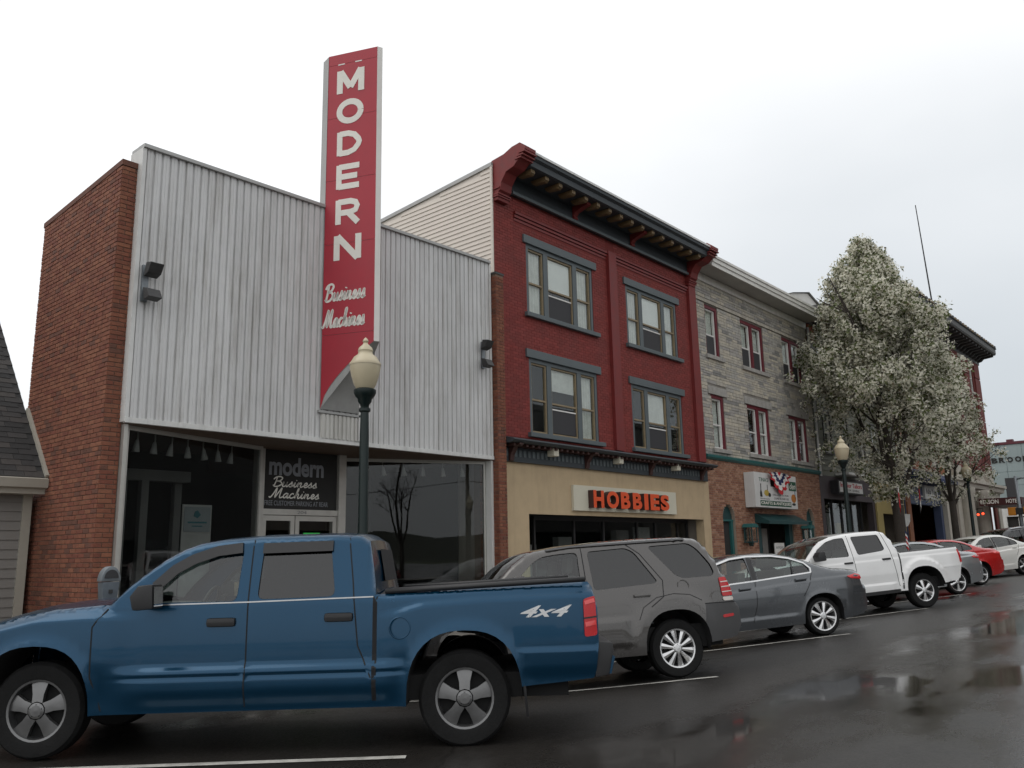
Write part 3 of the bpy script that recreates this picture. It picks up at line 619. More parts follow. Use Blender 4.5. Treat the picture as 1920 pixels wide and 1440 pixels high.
# shop interior: shelving uprights, a poster, ceiling spots
b = MB()
for x, y in ((1.3, 2.2), (1.75, 2.3), (2.55, 2.6)): b.box(x, x+.14, y, y+.14, .1, 2.95)
b.box(.5, 2.7, 2.3, 2.5, 2.95, 3.15); b.build('display_partition', 'interior_wall', ms)
b = MB(); b.box(3.5, 4.8, 3.6, 5.8, .1, 1.0); b.build('counter', 'dark_interior', ms)
b = MB(); b.box(6.5, 8.4, 2.8, 5.5, .1, 1.2); b.box(7.0, 7.14, 2.3, 2.44, .1, 3.5); b.build('counter', 'dark_interior', ms)
p = MB(); p.box(2.05, 2.55, 1.25, 1.262, 1.98, 2.42); po = p.build('poster', 'poster_white', ms)
p = MB(); p.prism([(2.22, 2.26), (2.30, 2.22), (2.36, 2.28), (2.30, 2.36), (2.25, 2.34)], 'y', 1.242, 1.25); p.build('emblem', 'poster_teal', po)
p = MB(); p.box(2.12, 2.48, 1.243, 1.25, 2.13, 2.16); p.box(2.2, 2.4, 1.243, 1.25, 2.07, 2.09); p.build('print', 'poster_teal', po)
p = MB(); p.box(2.02, 2.58, 1.265, 1.29, .6, 2.46); p.build('poster_stand', 'alu_frame', ms)
for (fx, n, off) in ((PL, 8, .3), (PR, 7, .3)):
    ln = 3.19 if fx is PL else 3.4
    for i in range(n):
        u = off+(ln-.6)*i/(n-1); x, y, z = fx(u, -.45, 3.35); tx, ty = rng.uniform(-.03, .03), rng.uniform(-.03, .03)
        s = MB(); s.tube([(x, y, 3.57), (x, y, 3.46), (x+tx*.3, y+ty*.3, 3.43), (x+tx, y+ty, 3.25)], [.014, .014, .03, .062], 10); s.build('spotlight', 'window_white', ms, smooth=True)
# flood lights on the cladding (each pair is one fitting)
def flood(x, z0, z1, flip, label):
    r = thing('flood_light', label, 'flood light', (x, CY, z1), 'flood lights on the ribbed cladding')
    a = MB(); a.box(x-.05, x+.05, CY-.045, CY-.002, z1-.12, z0+.12); a.build('bracket', 'galv', r)
    for z, s in ((z0, 1), (z1, -1)):
        h = MB(); h.tube([(x, CY-.04, z), (x+.04*flip, CY-.14, z)], .022); h.build('arm', 'dark_fixture', r)
        q = MB(); q.prism([(CY-.10, z-.09*s), (CY-.24, z-.05*s), (CY-.33, z+.10*s), (CY-.16, z+.13*s)], 'x', x-.11+.05*flip, x+.11+.05*flip); q.build('housing', 'dark_fixture', r, bevel=.012)
flood(.40, 6.02, 5.66, 1, 'pair of dark flood lights on cladding beside the brick corner'); flood(8.34, 6.16, 5.78, -1, 'pair of dark flood lights at right end of the ribbed cladding')
# ---------------------------------------------------------------- tall wedge sign
sg = thing('wedge_sign', 'tall red wedge sign reading MODERN Business Machines on white metal shop', 'sign', (4.3, -.2, 4.2))
A, Bn, Bq, Cc = Vector((3.84, -.19)), Vector((4.27, -1.19)), Vector((4.375, -1.225)), Vector((4.74, -.19))
ZT = 11.45; fl = (Bn-A).length
FL = lambda u, v, d=0: tuple((*(A+(Bn-A)*(u/fl)+Vector(((Bn-A).y, (A-Bn).x)).normalized()*d), v))
def zcut(t): return 4.20+1.20*(t**.61)
n = 14; face = [(i/n*fl, zcut(i/n)) for i in range(n+1)]
sheets = [(zcut, 5.15), (5.15, 6.95), (6.95, 8.75), (8.75, 10.2), (10.2, 11.1), (11.1, ZT)]
def panel(lo, hi, m, nm):
    mb = MB(); g = .003
    us = [fl*i/n for i in range(n+1)]
    low = [max(zcut(u/fl), lo+g) for u in us]; top = [max(hi-g, l) for l in low]
    vs = [FL(u, z, .0) for u, z in zip(us, low)]+[FL(u, z, .0) for u, z in zip(us, top)]
    mb.add(vs, [(i, i+1, n+2+i, n+1+i) for i in range(n)])
    return mb.build(nm, m, sg, fixn=False)
for lo, hi in ((4.0, 5.6), (5.6, 7.4), (7.4, 8.72), (8.72, 10.05), (10.05, 11.22), (11.22, ZT)): panel(lo, hi, 'sign_red', 'face_panel')
mb = MB(); vs = []
for p, q in ((A, Bn),):      # body just inside the face, so joints show dark
    off = Vector(((A-Bn).y, (Bn-A).x)).normalized()*-.012
    ring = lambda z0f, z: None
top = [(*(A+(Bn-A)*.0), ZT-.01), (*Bn, ZT-.01), (*Bq, ZT-.01), (*Cc, ZT-.01)]
mb.add([(A.x+.01, A.y, ZT-.01), (Bn.x+.01, Bn.y+.01, ZT-.01), (Bq.x, Bq.y+.01, ZT-.01), (Cc.x, Cc.y, ZT-.01), (4.74, .35, ZT-.01), (3.88, .04, ZT-.01)], [(0, 1, 2, 3, 4, 5)])
mb.add([(A.x+.012, A.y, zcut(0)+.02), (Bn.x+.012, Bn.y+.01, zcut(1)+.02), (Bn.x+.012, Bn.y+.01, ZT-.01), (A.x+.012, A.y, ZT-.01)], [(0, 1, 2, 3)])
mb.build('core', 'sign_grey', sg, fixn=False)
mb = MB(); mb.add([(*Bn, zcut(1)), (*Bq, zcut(1)), (*Bq, ZT), (*Bn, ZT)], [(0, 1, 2, 3)])
for zz in (8.9, 6.9, 10.6): pass
mb.build('nose_strip', 'sign_white', sg, fixn=False)
mb = MB(); k = 14
mb.add([(*(Cc+(Bq-Cc)*(i/k)), zcut(i/k)) for i in range(k+1)]+[(*(Cc+(Bq-Cc)*(i/k)), ZT) for i in range(k+1)], [(i+1, i, k+1+i, k+2+i) for i in range(k)]); mb.build('face_panel', 'sign_red', sg, fixn=False)
mb = MB(); vs = [(*(A+(Bn-A)*(i/k)), zcut(i/k)+.004) for i in range(k+1)]+[(*(Cc+(Bq-Cc)*(i/k)), zcut(i/k)+.004) for i in range(k+1)]
mb.add(vs, [(i, k+1+i, k+2+i, i+1) for i in range(k)]); mb.build('underside', 'sign_grey', sg, smooth=True, fixn=False)
mb = MB(); mb.add([(3.835, -.195, 8.2), (3.88, .04, 8.2), (3.88, .04, ZT-.012), (3.835, -.195, ZT-.012)], [(0, 1, 2, 3)]); mb.add([(3.88, .04, 8.2), (4.74, .35, 8.2), (4.74, .35, ZT-.012), (3.88, .04, ZT-.012)], [(0, 1, 2, 3)]); mb.add([(4.74, .35, 8.2), (4.74, -.19, 8.2), (4.74, -.19, ZT-.012), (4.74, .35, ZT-.012)], [(0, 1, 2, 3)]); mb.build('rear_casing', 'sign_grey', sg, fixn=False)
mb = MB(); mb.box(3.80, 4.78, -.215, -.155, 4.13, 4.175); mb.build('bottom_edge', 'sign_grey', sg)
for i in range(2):
    s_ = MB(); u = .22+.38*i; s_.add([FL(u, 11.20, .004), FL(u+.15, 11.20, .004), FL(u+.15, 11.225, .004), FL(u, 11.225, .004)], [(0, 1, 2, 3)]); s_.build('patch', 'sign_white', sg, fixn=False)
for c, zc in zip('MODERN', (10.815, 10.155, 9.475, 8.77, 8.04, 7.31)):
    w = {'M': .62, 'O': .60, 'D': .56, 'E': .56, 'R': .56, 'N': .60}[c]
    block_letter(c, .505-w*.48, .505+w*.48, zc-.25, zc+.25, FL, .006, 'letter', 'lettering_white', sg, .22)
script_text('Business', .02, .93, 6.27, 6.60, FL, .006, 'lettering', 'lettering_white', sg, .13)
script_text('Machines', .0, .92, 5.75, 6.09, FL, .006, 'lettering', 'lettering_white', sg, .13)

# ================================================================ red painted store
RB = ['redbrick0', 'redbrick1', 'redbrick2', 'redbrick3']
rs = thing('red_brick_store', 'three storey red painted brick shop with bracketed slate cornice and triple windows', 'shop building', (13.9, 0, -.2))
RX0, RX1 = 8.97, 18.86
WIN = [(10.18, 13.06, 7.36, 9.26, 0), (14.74, 17.64, 7.36, 9.22, 1), (10.20, 13.10, 4.32, 6.27, 2), (14.80, 17.66, 4.32, 6.24, 3)]
holes = [w[:4] for w in WIN]
b = MB(); holed_wall(b, RX0, RX1, 4.2, 10.4, .0, .25, holes); b.build('wall', 'red_mortar', rs)
pieces(rs, [(('y', 0.0), rows(RX0+.002, RX1, 4.22, 10.36, [(a, c, d, e) for a, c, d, e in holes]+[(9.72, 13.80, 9.72, 9.98), (14.28, 18.34, 9.72, 9.98), (13.78, 14.2, 4.2, 10.4), (18.4, 18.86, 4.2, 10.4)], (.2, .2), (.0725, .0725), .009))], RB, 'brick', .007, 300)
for q_ in ((13.80, 14.18, 9.98), (18.42, 18.86, 10.02)): b = MB(); b.box(q_[0], q_[1], -.10, -.001, 4.21, q_[2]); b.build('pier', 'red_paint', rs)
for xa, xb in ((9.72, 13.80), (14.19, 18.41)):
    for i in range(3):
        b = MB(); b.box(xa, xb, -.018-.028*i, -.0005, 9.725+.085*i, 9.79+.085*i); b.build('corbel_course', 'red_paint', rs)
# triple windows
def triple(x0, x1, z0, z1, k):
    y = .06; fr = MB(); W = x1-x0
    xs = [x0, x0+.10, x0+.72, x0+.90, x1-.90, x1-.72, x1-.10, x1]
    for a, b_ in ((xs[0], xs[1]), (xs[2], xs[3]), (xs[4], xs[5]), (xs[6], xs[7])): fr.box(a, b_, y-.05, y+.1, z0+.07, z1-.12)
    fr.box(x0, x1, y-.052, y+.1, z1-.12, z1); fr.box(x0, x1, y-.052, y+.1, z0, z0+.07)
    o = fr.build('window', 'slate_paint', rs)
    l = MB(); l.box(x0-.13, x1+.15, -.06, .03, z1-.02, z1+.19); l.build('lintel', 'slate_paint', o, bevel=.01)
    l = MB(); l.box(x0-.10, x1+.17, -.11, .05, z0-.06, z0+.05); l.build('sill', 'slate_paint', o, bevel=.01)
    for j, (a, b_) in enumerate(((xs[1], xs[2]), (xs[3], xs[4]), (xs[5], xs[6]))):
        zz0, zz1 = z0+.07, z1-.12; zm = lerp(zz0, zz1, .47 if j != 1 else .46); t = .045
        g = MB()
        for q in ((a, a+t, zz0, zz1), (b_-t, b_, zz0, zz1), (a+t, b_-t, zz1-t, zz1), (a+t, b_-t, zz0, zz0+t), (a+t, b_-t, zm-t*.5, zm+t*.5)): g.box(q[0], q[1], y-.02, y+.05, q[2], q[3])
        g.build('sash', 'gold_paint', o)
        for za, zb in ((zz0+t, zm-t*.5), (zm+t*.5, zz1-t)):
            p = MB(); p.box(a+t, b_-t, y+.015, y+.022, za, zb); p.build('pane', 'pane_glass', o)
        if j == 1:
            p = MB(); p.box(a+t, b_-t, y+.045, y+.055, (zm+.02) if k != 2 else zm+.35, zz1); p.build('blind', 'blind_white' if k in (0, 1) else 'curtain', o)
            p = MB(); p.box(a+t*1.2, b_-t*1.2, y+.003, y+.01, zz0+t+(.0 if k < 2 else .02), zm-.14); p.build('insect_screen', 'dark_screen', o)
            p = MB(); p.box(a+t, b_-t, y-.01, y+.012, zm-.16, zm-.125); p.build('sash_rail', 'window_white', o)
        else:
            p = MB()
            for i in range(9):
                u0, u1 = lerp(a+t, b_-t, i/9), lerp(a+t, b_-t, (i+1)/9); dd = .02 if i % 2 else 0
                p.add([(u0, y+.055+dd, zz0), (u1, y+.075-dd, zz0), (u1, y+.075-dd, zz1), (u0, y+.055+dd, zz1)], [(0, 1, 2, 3)])
            if k in (0, 1) or (k == 2 and j == 2): p.build('curtain', 'curtain', o, fixn=False)
for w in WIN: triple(*w)
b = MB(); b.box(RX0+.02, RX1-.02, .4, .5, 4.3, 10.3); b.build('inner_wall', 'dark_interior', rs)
# cornice
b = MB(); b.box(9.55, 18.40, -.10, .2, 10.36, 10.80); b.build('frieze', 'slate_dark', rs)
b = MB(); b.box(9.55, 18.40, -.16, -.101, 10.34, 10.42); b.build('frieze_moulding', 'slate_paint', rs)
b = MB(); b.box(9.42, 18.36, -.80, .2, 10.80, 10.86); b.build('cornice_soffit', 'slate_dark', rs)
b = MB(); b.prism([(-.80, 10.80), (-.86, 10.82), (-.88, 10.95), (-.96, 11.0), (-.97, 11.08), (.2, 11.08), (.2, 10.86), (-.80, 10.86)], 'x', 9.42, 18.36); b.build('cornice', 'slate_dark', rs)
b = MB(); b.box(9.40, 18.38, -1.0, .25, 11.08, 11.14); b.build('cornice_cap', 'white_trim', rs)
for i in range(16):
    x = 9.60+.5605*i
    m = MB(); m.prism([(-.78, 10.80), (-.78, 10.71), (-.72, 10.665), (-.36, 10.70), (-.30, 10.80)], 'x', x-.075, x+.075); m.build('modillion', 'modillion', rs)
def bracket(x, w, z0, z1, dep, m, nm='bracket'):
    m_ = MB(); h = z1-z0
    m_.prism([(-.105, z0), (-.16, z0+.02), (-.18, z0+.12*h), (-.15, z0+.3*h), (-.22, z0+.5*h), (-dep*.75, z0+.72*h), (-dep, z0+.8*h), (-dep, z1), (-.105, z1)], 'x', x-w/2, x+w/2)
    return m_.build(nm, m, rs, bevel=.01)
for x in (12.18, 15.05): bracket(x, .17, 10.42, 10.799, .62, 'red_paint')
# corner consoles with stepped corbels and gabled top
for x0, x1 in ((8.99, 9.40), (18.38, 18.82)):
    m = MB(); m.prism([(-.001, 10.02), (-.13, 10.02), (-.16, 10.22), (-.22, 10.26), (-.26, 10.44), (-.42, 10.66), (-.66, 10.72), (-.84, 10.86), (-.92, 10.90), (-.97, 11.0), (-1.04, 11.06), (-1.05, 11.14), (-.88, 11.27), (-.62, 11.24), (-.36, 11.14), (.05, 11.09), (.05, 10.0)], 'x', x0, x1); m.build('corner_console', 'red_paint', rs)
    m = MB()
    for i, (y, z) in enumerate(((-.17, 10.10), (-.19, 10.15), (-.22, 10.30), (-.93, 10.86), (-.99, 10.92), (-1.05, 10.99))): m.box(x0-.03, x1+.03, y, y+.2, z, z+.035)
    m.build('console_moulding', 'red_paint', rs)
# left flank: cream boards, one by one, under a raked verge
flank = [(.02, 10.93), (4.5, 10.58), (11, 10.2)]
zb = 7.6; k = 0
while zb < 10.95:
    z1 = zb+.118
    ye = 9.0 if z1 < 10.25 else max(.4, (10.93-z1)/.078)
    m = MB(); m.add([(RX0-.028, .02, zb), (RX0-.028, ye, zb), (RX0-.006, ye, z1+.012), (RX0-.006, .02, z1+.012), (RX0-.006, .02, zb), (RX0-.006, ye, zb)], [(0, 3, 2, 1), (0, 1, 5, 4), (0, 4, 3)])
    m.build('siding_board', 'siding_cream', rs, fixn=False); zb = z1; k += 1
m = MB(); m.add([(RX0-.05, .0, 10.93), (RX0+.1, .0, 10.93), (RX0+.1, 9.2, 10.22), (RX0-.05, 9.2, 10.22), (RX0-.05, .0, 11.03), (RX0+.1, .0, 11.03), (RX0+.1, 9.2, 10.32), (RX0-.05, 9.2, 10.32)], [(0, 3, 2, 1), (4, 5, 6, 7), (0, 1, 5, 4), (1, 2, 6, 5), (2, 3, 7, 6), (3, 0, 4, 7)]); m.build('verge_trim', 'cap_metal', rs)
m = MB(); m.add([(RX0-.004, .03, 7.6), (RX0-.004, 9.1, 7.6), (RX0-.004, 9.1, 10.24), (RX0-.004, .03, 10.94)], [(0, 1, 2, 3)]); m.build('sheathing', 'siding_cream', rs, fixn=False)
m = MB(); m.box(RX0-.04, RX0+.0, -.002, .06, 7.9, 10.95); m.build('corner_board', 'siding_cream', rs)
b = MB(); b.box(RX0, RX0+.2, .25, 9.2, base, 10.2); b.box(RX0, RX1, 9.2, 9.4, base, 10.2); b.box(RX1-.2, RX1, .25, 9.2, base, 10.2); b.build('side_wall', 'plain_wall', rs)
b = MB(); b.add([(RX0+.1, .2, 10.95), (RX1, .2, 10.95), (RX1, 9.3, 10.25), (RX0+.1, 9.3, 10.25)], [(0, 1, 2, 3)]); b.build('roof', 'roofing', rs)
# shop cornice over the ground floor
b = MB(); b.prism([(-.50, 4.03), (-.53, 4.06), (-.50, 4.09), (-.02, 4.20), (.24, 4.20), (.24, 4.0), (-.45, 4.0)], 'x', 8.98, 18.82); b.build('shop_cornice', 'slate_dark', rs)
b = MB(); b.box(9.0, 18.84, -.12, .2, 3.60, 4.0); b.build('shop_frieze', 'slate_dark', rs)
for i in range(58):
    x = 9.15+.165*i
    m = MB(); m.box(x-.045, x+.045, -.135, -.121, 3.72, 3.88); m.build('frieze_block', 'slate_paint', rs)
for i in range(44):
    x = 9.15+.222*i
    m = MB(); m.box(x-.04, x+.04, -.40, -.12, 3.93, 4.0); m.build('dentil', 'hob_side', rs)
for x in (9.3, 12.3, 15.4, 18.4):
    m = MB(); m.prism([(-.121, 3.60), (-.17, 3.62), (-.19, 3.75), (-.30, 3.92), (-.47, 3.96), (-.47, 4.0), (-.121, 4.0)], 'x', x-.07, x+.07); m.build('shop_bracket', 'hob_side', rs)
for x in (10.75, 13.6, 16.65):
    m = MB(); m.box(x-.10, x+.10, -.36, -.14, 3.80, 3.99); m.build('soffit_light', 'cream_board', rs, bevel=.02)
# stucco front, opening and glazing
b = MB(); holed_wall(b, 9.0, 19.0, base, 3.60, -.04, .24, [(10.02, 18.55, base-.1, 2.40)]); b.build('stucco_front', 'tan_stucco', rs)
b = MB(); b.box(10.02, 18.55, -.03, 1.2, 2.40, 2.45); b.build('opening_soffit', 'dark_interior', rs)
f = MB(); YG = .55
for x in (10.9, 12.55, 13.9, 15.6, 16.6, 17.9, 18.5): f.box(x-.03, x+.03, YG-.03, YG+.05, base, 2.39)
f.box(10.9, 18.5, YG-.028, YG+.048, 2.30, 2.395); f.box(10.9, 18.5, YG-.028, YG+.048, .3, .42); o = f.build('shopfront_frame', 'plastic_black', rs)
xs = (10.9, 12.55, 13.9, 15.6, 16.6, 17.9, 18.5)
for a, c in zip(xs, xs[1:]):
    g = MB(); g.box(a+.03, c-.03, YG, YG+.008, .42, 2.30); g.build('pane', 'shop_glass', o)
b = MB(); b.box(9.3, 18.8, 4.0, 4.1, base, 3.6); b.box(10.0, 10.1, .9, 4, base, 2.39); b.box(9.3, 18.8, .25, 4, 3.3, 3.4); b.build('inner_wall', 'dark_interior', rs)
b = MB(); b.box(9.3, 18.8, .0, 4, base, SW(13, 0)+.02); b.build('floor', 'interior_floor', rs)
for x, h, m_ in ((11.6, 1.7, 'interior_wall'), (13.2, 1.9, 'interior_wall'), (14.9, 1.6, 'curtain'), (16.0, 2.1, 'interior_wall'), (17.2, 2.2, 'curtain')):
    b = MB(); b.box(x-.35, x+.3, 1.3, 1.5, 0, h); b.build('display_panel', m_, rs)
# HOBBIES sign
hs = thing('shop_sign', 'cream board with raised orange HOBBIES letters on tan stucco', 'sign', (14.4, -.05, 2.5))
b = MB(); b.box(11.71, 16.78, -.12, -.042, 2.52, 3.165); b.build('board', 'cream_board', hs, bevel=.008)
for c, a, e in zip('HOBBIES', (12.33, 12.93, 13.59, 14.17, 14.75, 15.07, 15.62), (12.80, 13.49, 14.04, 14.63, 14.96, 15.55, 16.09)):
    fit_text(c, a, e, 2.60, 3.05, front(-.12), .17, 'letter', 'hob_orange', hs, .045, side='hob_side')

# ================================================================ stone faced store
ss = thing('stone_faced_store', 'three storey grey stone faced shop with white cornice and maroon windows', 'shop building', (23.6, 0, 0))
SX0, SX1 = 18.86, 28.35
SWN = [(19.55, 20.50, 7.90, 9.66, 1), (22.20, 24.08, 7.90, 9.65, 2), (25.78, 27.60, 7.90, 9.65, 2), (19.62, 20.52, 4.74, 6.55, 1), (22.27, 24.07, 4.76, 6.53, 2), (25.84, 27.58, 4.77, 6.52, 2)]
sh = [w[:4] for w in SWN]
b = MB(); holed_wall(b, SX0+.02, SX1, 4.5, 10.45, .0, .25, sh); b.build('wall', 'stone_joint', ss)
lint = [(x0-.2, x1+.25, z1, z1+.27) for x0, x1, z0, z1, k in SWN[3:]]
pieces(ss, [(('y', 0.0), rows(SX0+.03, SX1-.02, 4.52, 10.42, sh+lint+[(SX0, SX1, 9.70, 9.82)], (.22, .75), (.075, .125), .010))], ['stone0', 'stone1', 'stone2', 'stone3', 'stone4'], 'stone', .022, 300, [4, 3, 3, 1.5, 3])
for q in lint: b = MB(); b.box(q[0], q[1], -.045, -.0005, q[2], q[3]); b.build('lintel', 'stone1', ss, bevel=.012)
b = MB(); b.box(SX0+.03, SX1-.02, -.06, -.0005, 9.70, 9.82); b.build('string_course', 'stone0', ss, bevel=.01)
for i, (x0, x1, z0, z1, k) in enumerate(SWN):
    m = MB(); m.box(x0-.12, x1+.22, -.10, .05, z0-.14, z0-.005); m.build('sill', 'stone1', ss, bevel=.012)
    fr = MB(); t = .09
    for q in ((x0, x0+t, z0, z1), (x1-t*1.3, x1, z0, z1), (x0+t, x1-t*1.3, z1-t*1.3, z1)): fr.box(q[0], q[1], .02, .2, q[2], q[3])
    if k == 2: xm = (x0+x1)/2; fr.box(xm-.09, xm+.09, .02, .2, z0, z1-t*1.3)
    o = fr.build('window_frame', 'window_maroon', ss)
    spans = [(x0+t, x1-t*1.3)] if k == 1 else [(x0+t, xm-.09), (xm+.09, x1-t*1.3)]
    for j, (a, c) in enumerate(spans):
        bk = {0: ('curtain', 'half'), 1: ('curtain', 'half'), 2: ('blind_white', 'half')}.get(i, ('curtain', 'full') if (i+j) % 2 else None)
        sash_window(ss, a, c, z0+.01, z1-t*1.3, .10, split=.45 if i < 3 else .48, back=bk, upper='dark_screen' if i < 3 else None)
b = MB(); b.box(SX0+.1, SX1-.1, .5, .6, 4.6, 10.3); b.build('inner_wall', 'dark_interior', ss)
b = MB(); b.prism([(-.06, 10.42), (-.06, 10.68), (.1, 10.70), (.1, 10.40)], 'x', SX0+.02, SX1); b.build('frieze', 'cornice_white', ss)
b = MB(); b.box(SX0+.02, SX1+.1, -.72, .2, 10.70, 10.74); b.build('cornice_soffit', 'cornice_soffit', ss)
b = MB(); b.prism([(-.72, 10.66), (-.76, 10.66), (-.76, 10.78), (-.80, 10.80), (-.80, 10.92), (-.84, 10.94), (-.84, 11.02), (.2, 11.02), (.2, 10.741), (-.72, 10.741)], 'x', SX0+.03, SX1+.12); b.build('cornice', 'cornice_white', ss)
b = MB(); b.box(SX0, SX1+.1, .2, 9, 10.8, 10.9); b.build('roof', 'roofing', ss)
b = MB(); b.box(SX1-.1, SX1, .25, 9, base, 10.8); b.box(SX0+.02, SX0+.12, .25, 9, base, 10.8); b.box(SX0, SX1, 8.9, 9, base, 10.8); b.build('side_wall', 'plain_wall', ss)
b = MB(); b.prism([(-.06, 4.34), (-.14, 4.40), (-.15, 4.47), (-.02, 4.52), (.1, 4.52), (.1, 4.34)], 'x', SX0+.06, SX1+.02); b.build('moulding', 'teal_paint', ss)
# ground floor: tan brick, two arched openings, a doorway
arches = [(19.86, 20.74, 2.42, 2.92), (26.72, 27.50, 2.48, 2.95)]
gh = [(22.40, 25.42, base-.2, 2.62)]
def arch_rows():
    "holes for an arch as stacked slots"
    out = []
    for a, c, zs, zt in arches:
        out.append((a, c, base-.2, zs)); n_ = 7; cx, rx = (a+c)/2, (c-a)/2
        for i in range(n_):
            z0 = zs+(zt-zs)*i/n_; z1 = zs+(zt-zs)*(i+1)/n_; t = ((z0+z1)/2-zs)/(zt-zs); w = rx*sqrt(max(0, 1-t*t)); out.append((cx-w, cx+w, z0, z1))
    return out
b = MB(); holed_wall(b, SX0+.14, SX1, base, 4.34, -.02, .25, gh+arch_rows()); b.build('wall', 'tan_mortar', ss)
pieces(ss, [(('y', -.02), rows(SX0+.16, SX1, -.2, 4.34, gh+arch_rows(), (.2, .2), (.0725, .0725), .011))], ['tanbrick0', 'tanbrick1', 'tanbrick2', 'tanbrick3'], 'brick', .010, 300)
for a, c, zs, zt in arches:
    cx, rx = (a+c)/2, (c-a)/2
    arc = [(cx+rx*cos(pi*i/14), zs+(zt-zs)*sin(pi*i/14)) for i in range(15)]
    m = MB(); m.prism(arc, 'y', .10, .13); m.build('fanlight', 'teal_dark', ss)
    m = MB(); m.box(a+.05, c-.16, .14, .17, base, zs); m.build('door', 'dark_interior', ss)
    m = MB(); m.box(c-.16, c-.02, .06, .16, base, zs); m.box(a, a+.05, .06, .16, base, zs); m.box(a, c, .05, .16, zs-.04, zs+.02); m.build('door_frame', 'teal_paint', ss)
b = MB(); b.box(22.40, 22.75, .02, .2, base, 2.36); b.box(25.12, 25.42, .02, .2, base, 2.36); b.build('door_frame', 'teal_dark', ss)
b = MB(); b.prism([(-.02, 2.68), (-.55, 2.40), (-.55, 2.30), (-.52, 2.30), (.0, 2.36)], 'x', 22.2, 25.6); b.build('awning', 'teal_dark', ss)
b = MB(); b.box(22.75, 25.12, .8, .85, base, 2.4); b.build('doorway', 'dark_interior', ss)
b = MB(); b.box(24.3, 24.75, .72, .79, base, 2.2); b.build('door_edge', 'interior_wall', ss)
b = MB(); b.box(23.5, 24.3, -.10, -.07, .95, 1.66); wn_ = b.build('notice_board', 'sign_white', ss)
fit_text('ANTIQUES', 23.58, 24.22, 1.44, 1.54, front(-.10), .003, 'lettering', 'print_grey', wn_); fit_text('OPEN', 23.65, 24.15, 1.2, 1.34, front(-.10), .003, 'lettering', 'print_grey', wn_)
# lanterns beside the doorway
for x, lab in ((21.35, 'teal wall lantern between left arched door and shop doorway'), (26.25, 'teal wall lantern between shop doorway and right arched door')):
    r = thing('wall_lantern', lab, 'lantern', (x, -.03, 1.9), 'wall lanterns on the tan brick front')
    m = MB(); m.box(x-.05, x+.05, -.08, -.032, 1.75, 2.15); m.build('back_plate', 'teal_dark', r)
    m = MB(); m.prism([(x-.26, 2.18), (x+.26, 2.18), (x+.14, 2.30), (x-.14, 2.30)], 'y', -.42, -.06); m.build('hood', 'teal_paint', r)
    m = MB()
    for dx in (-.2, .17):
        for y in (-.38, -.12): m.box(x+dx, x+dx+.03, y, y+.03, 1.72, 2.18)
    m.box(x-.2, x+.2, -.39, -.08, 1.68, 1.72); m.build('cage', 'teal_dark', r)
    m = MB(); m.box(x-.15, x+.15, -.34, -.15, 1.74, 2.12); m.build('pane', 'lamp_glass', r)
    m = MB(); m.prism([(x-.1, 1.68), (x+.1, 1.68), (x, 1.56)], 'y', -.30, -.17); m.build('finial', 'teal_dark', r)
# sign box with bunting
cs = thing('box_sign', 'white box sign reading CRAFTS & ANTIQUES above the teal doorway', 'sign', (24.2, -.3, 2.9))
X0, X1, Z0, Z1, YS = 21.55, 25.05, 2.86, 4.05, -.42
b = MB(); b.box(X0, X1, YS, -.04, Z0, Z1); b.build('cabinet', 'sign_board', cs, bevel=.015)
SF = front(YS)
def rect(u0, u1, v0, v1, m, d=.006, nm='print'):
    q = MB(); q.box(X0+u0*(X1-X0), X0+u1*(X1-X0), YS-d, YS-.001, Z0+v0*(Z1-Z0), Z0+v1*(Z1-Z0)); return q.build(nm, m, cs)
rect(.10, .83, .05, .20, 'print_green'); rect(.80, .985, .55, .83, 'print_green'); rect(.36, .46, .62, .85, 'print_black')
U = lambda a: X0+a*(X1-X0); V = lambda a: Z0+a*(Z1-Z0); SF2 = front(YS-.006)
fit_text('CRAFTS & ANTIQUES', U(.115), U(.815), V(.075), V(.175), SF2, .004, 'lettering', 'lettering_white', cs, .02)
fit_text('TINA\'S', U(.10), U(.31), V(.74), V(.86), SF, .005, 'lettering', 'print_green', cs, .0)
fit_text('den', U(.82), U(.965), V(.60), V(.78), SF2, .004, 'lettering', 'lettering_white', cs, .0, .3)
fit_text('UNIQUE GIFTS & MORE', U(.40), U(.78), V(.35), V(.41), SF, .005, 'lettering', 'print_grey', cs); fit_text('COME IN AND SEE', U(.42), U(.78), V(.25), V(.31), SF, .005, 'lettering', 'print_grey', cs); fit_text('handmade', U(.10), U(.32), V(.235), V(.27), SF, .005, 'lettering', 'print_grey', cs)
m = MB(); m.prism([(U(.105), V(.30)), (U(.155), V(.30)), (U(.15), V(.42)), (U(.135), V(.5)), (U(.14), V(.68)), (U(.125), V(.68)), (U(.12), V(.5)), (U(.105), V(.42))], 'y', YS-.006, YS-.001); m.build('bottle_print', 'print_black', cs)
for (a, c, rx, rz, mm) in ((.255, .42, .055, .09, 'print_yellow'), (.32, .37, .03, .06, 'print_black'), (.905, .32, .06, .13, 'print_orange'), (.90, .14, .045, .04, 'print_black')):
    m = MB(); m.prism([(U(a)+rx*(X1-X0)*cos(2*pi*i/16), V(c)+rz*(Z1-Z0)*sin(2*pi*i/16)) for i in range(16)], 'y', YS-.006, YS-.001); m.build('basket_print', mm, cs)
rect(.275, .285, .5, .66, 'print_black'); rect(.94, .955, .3, .55, 'print_blue')
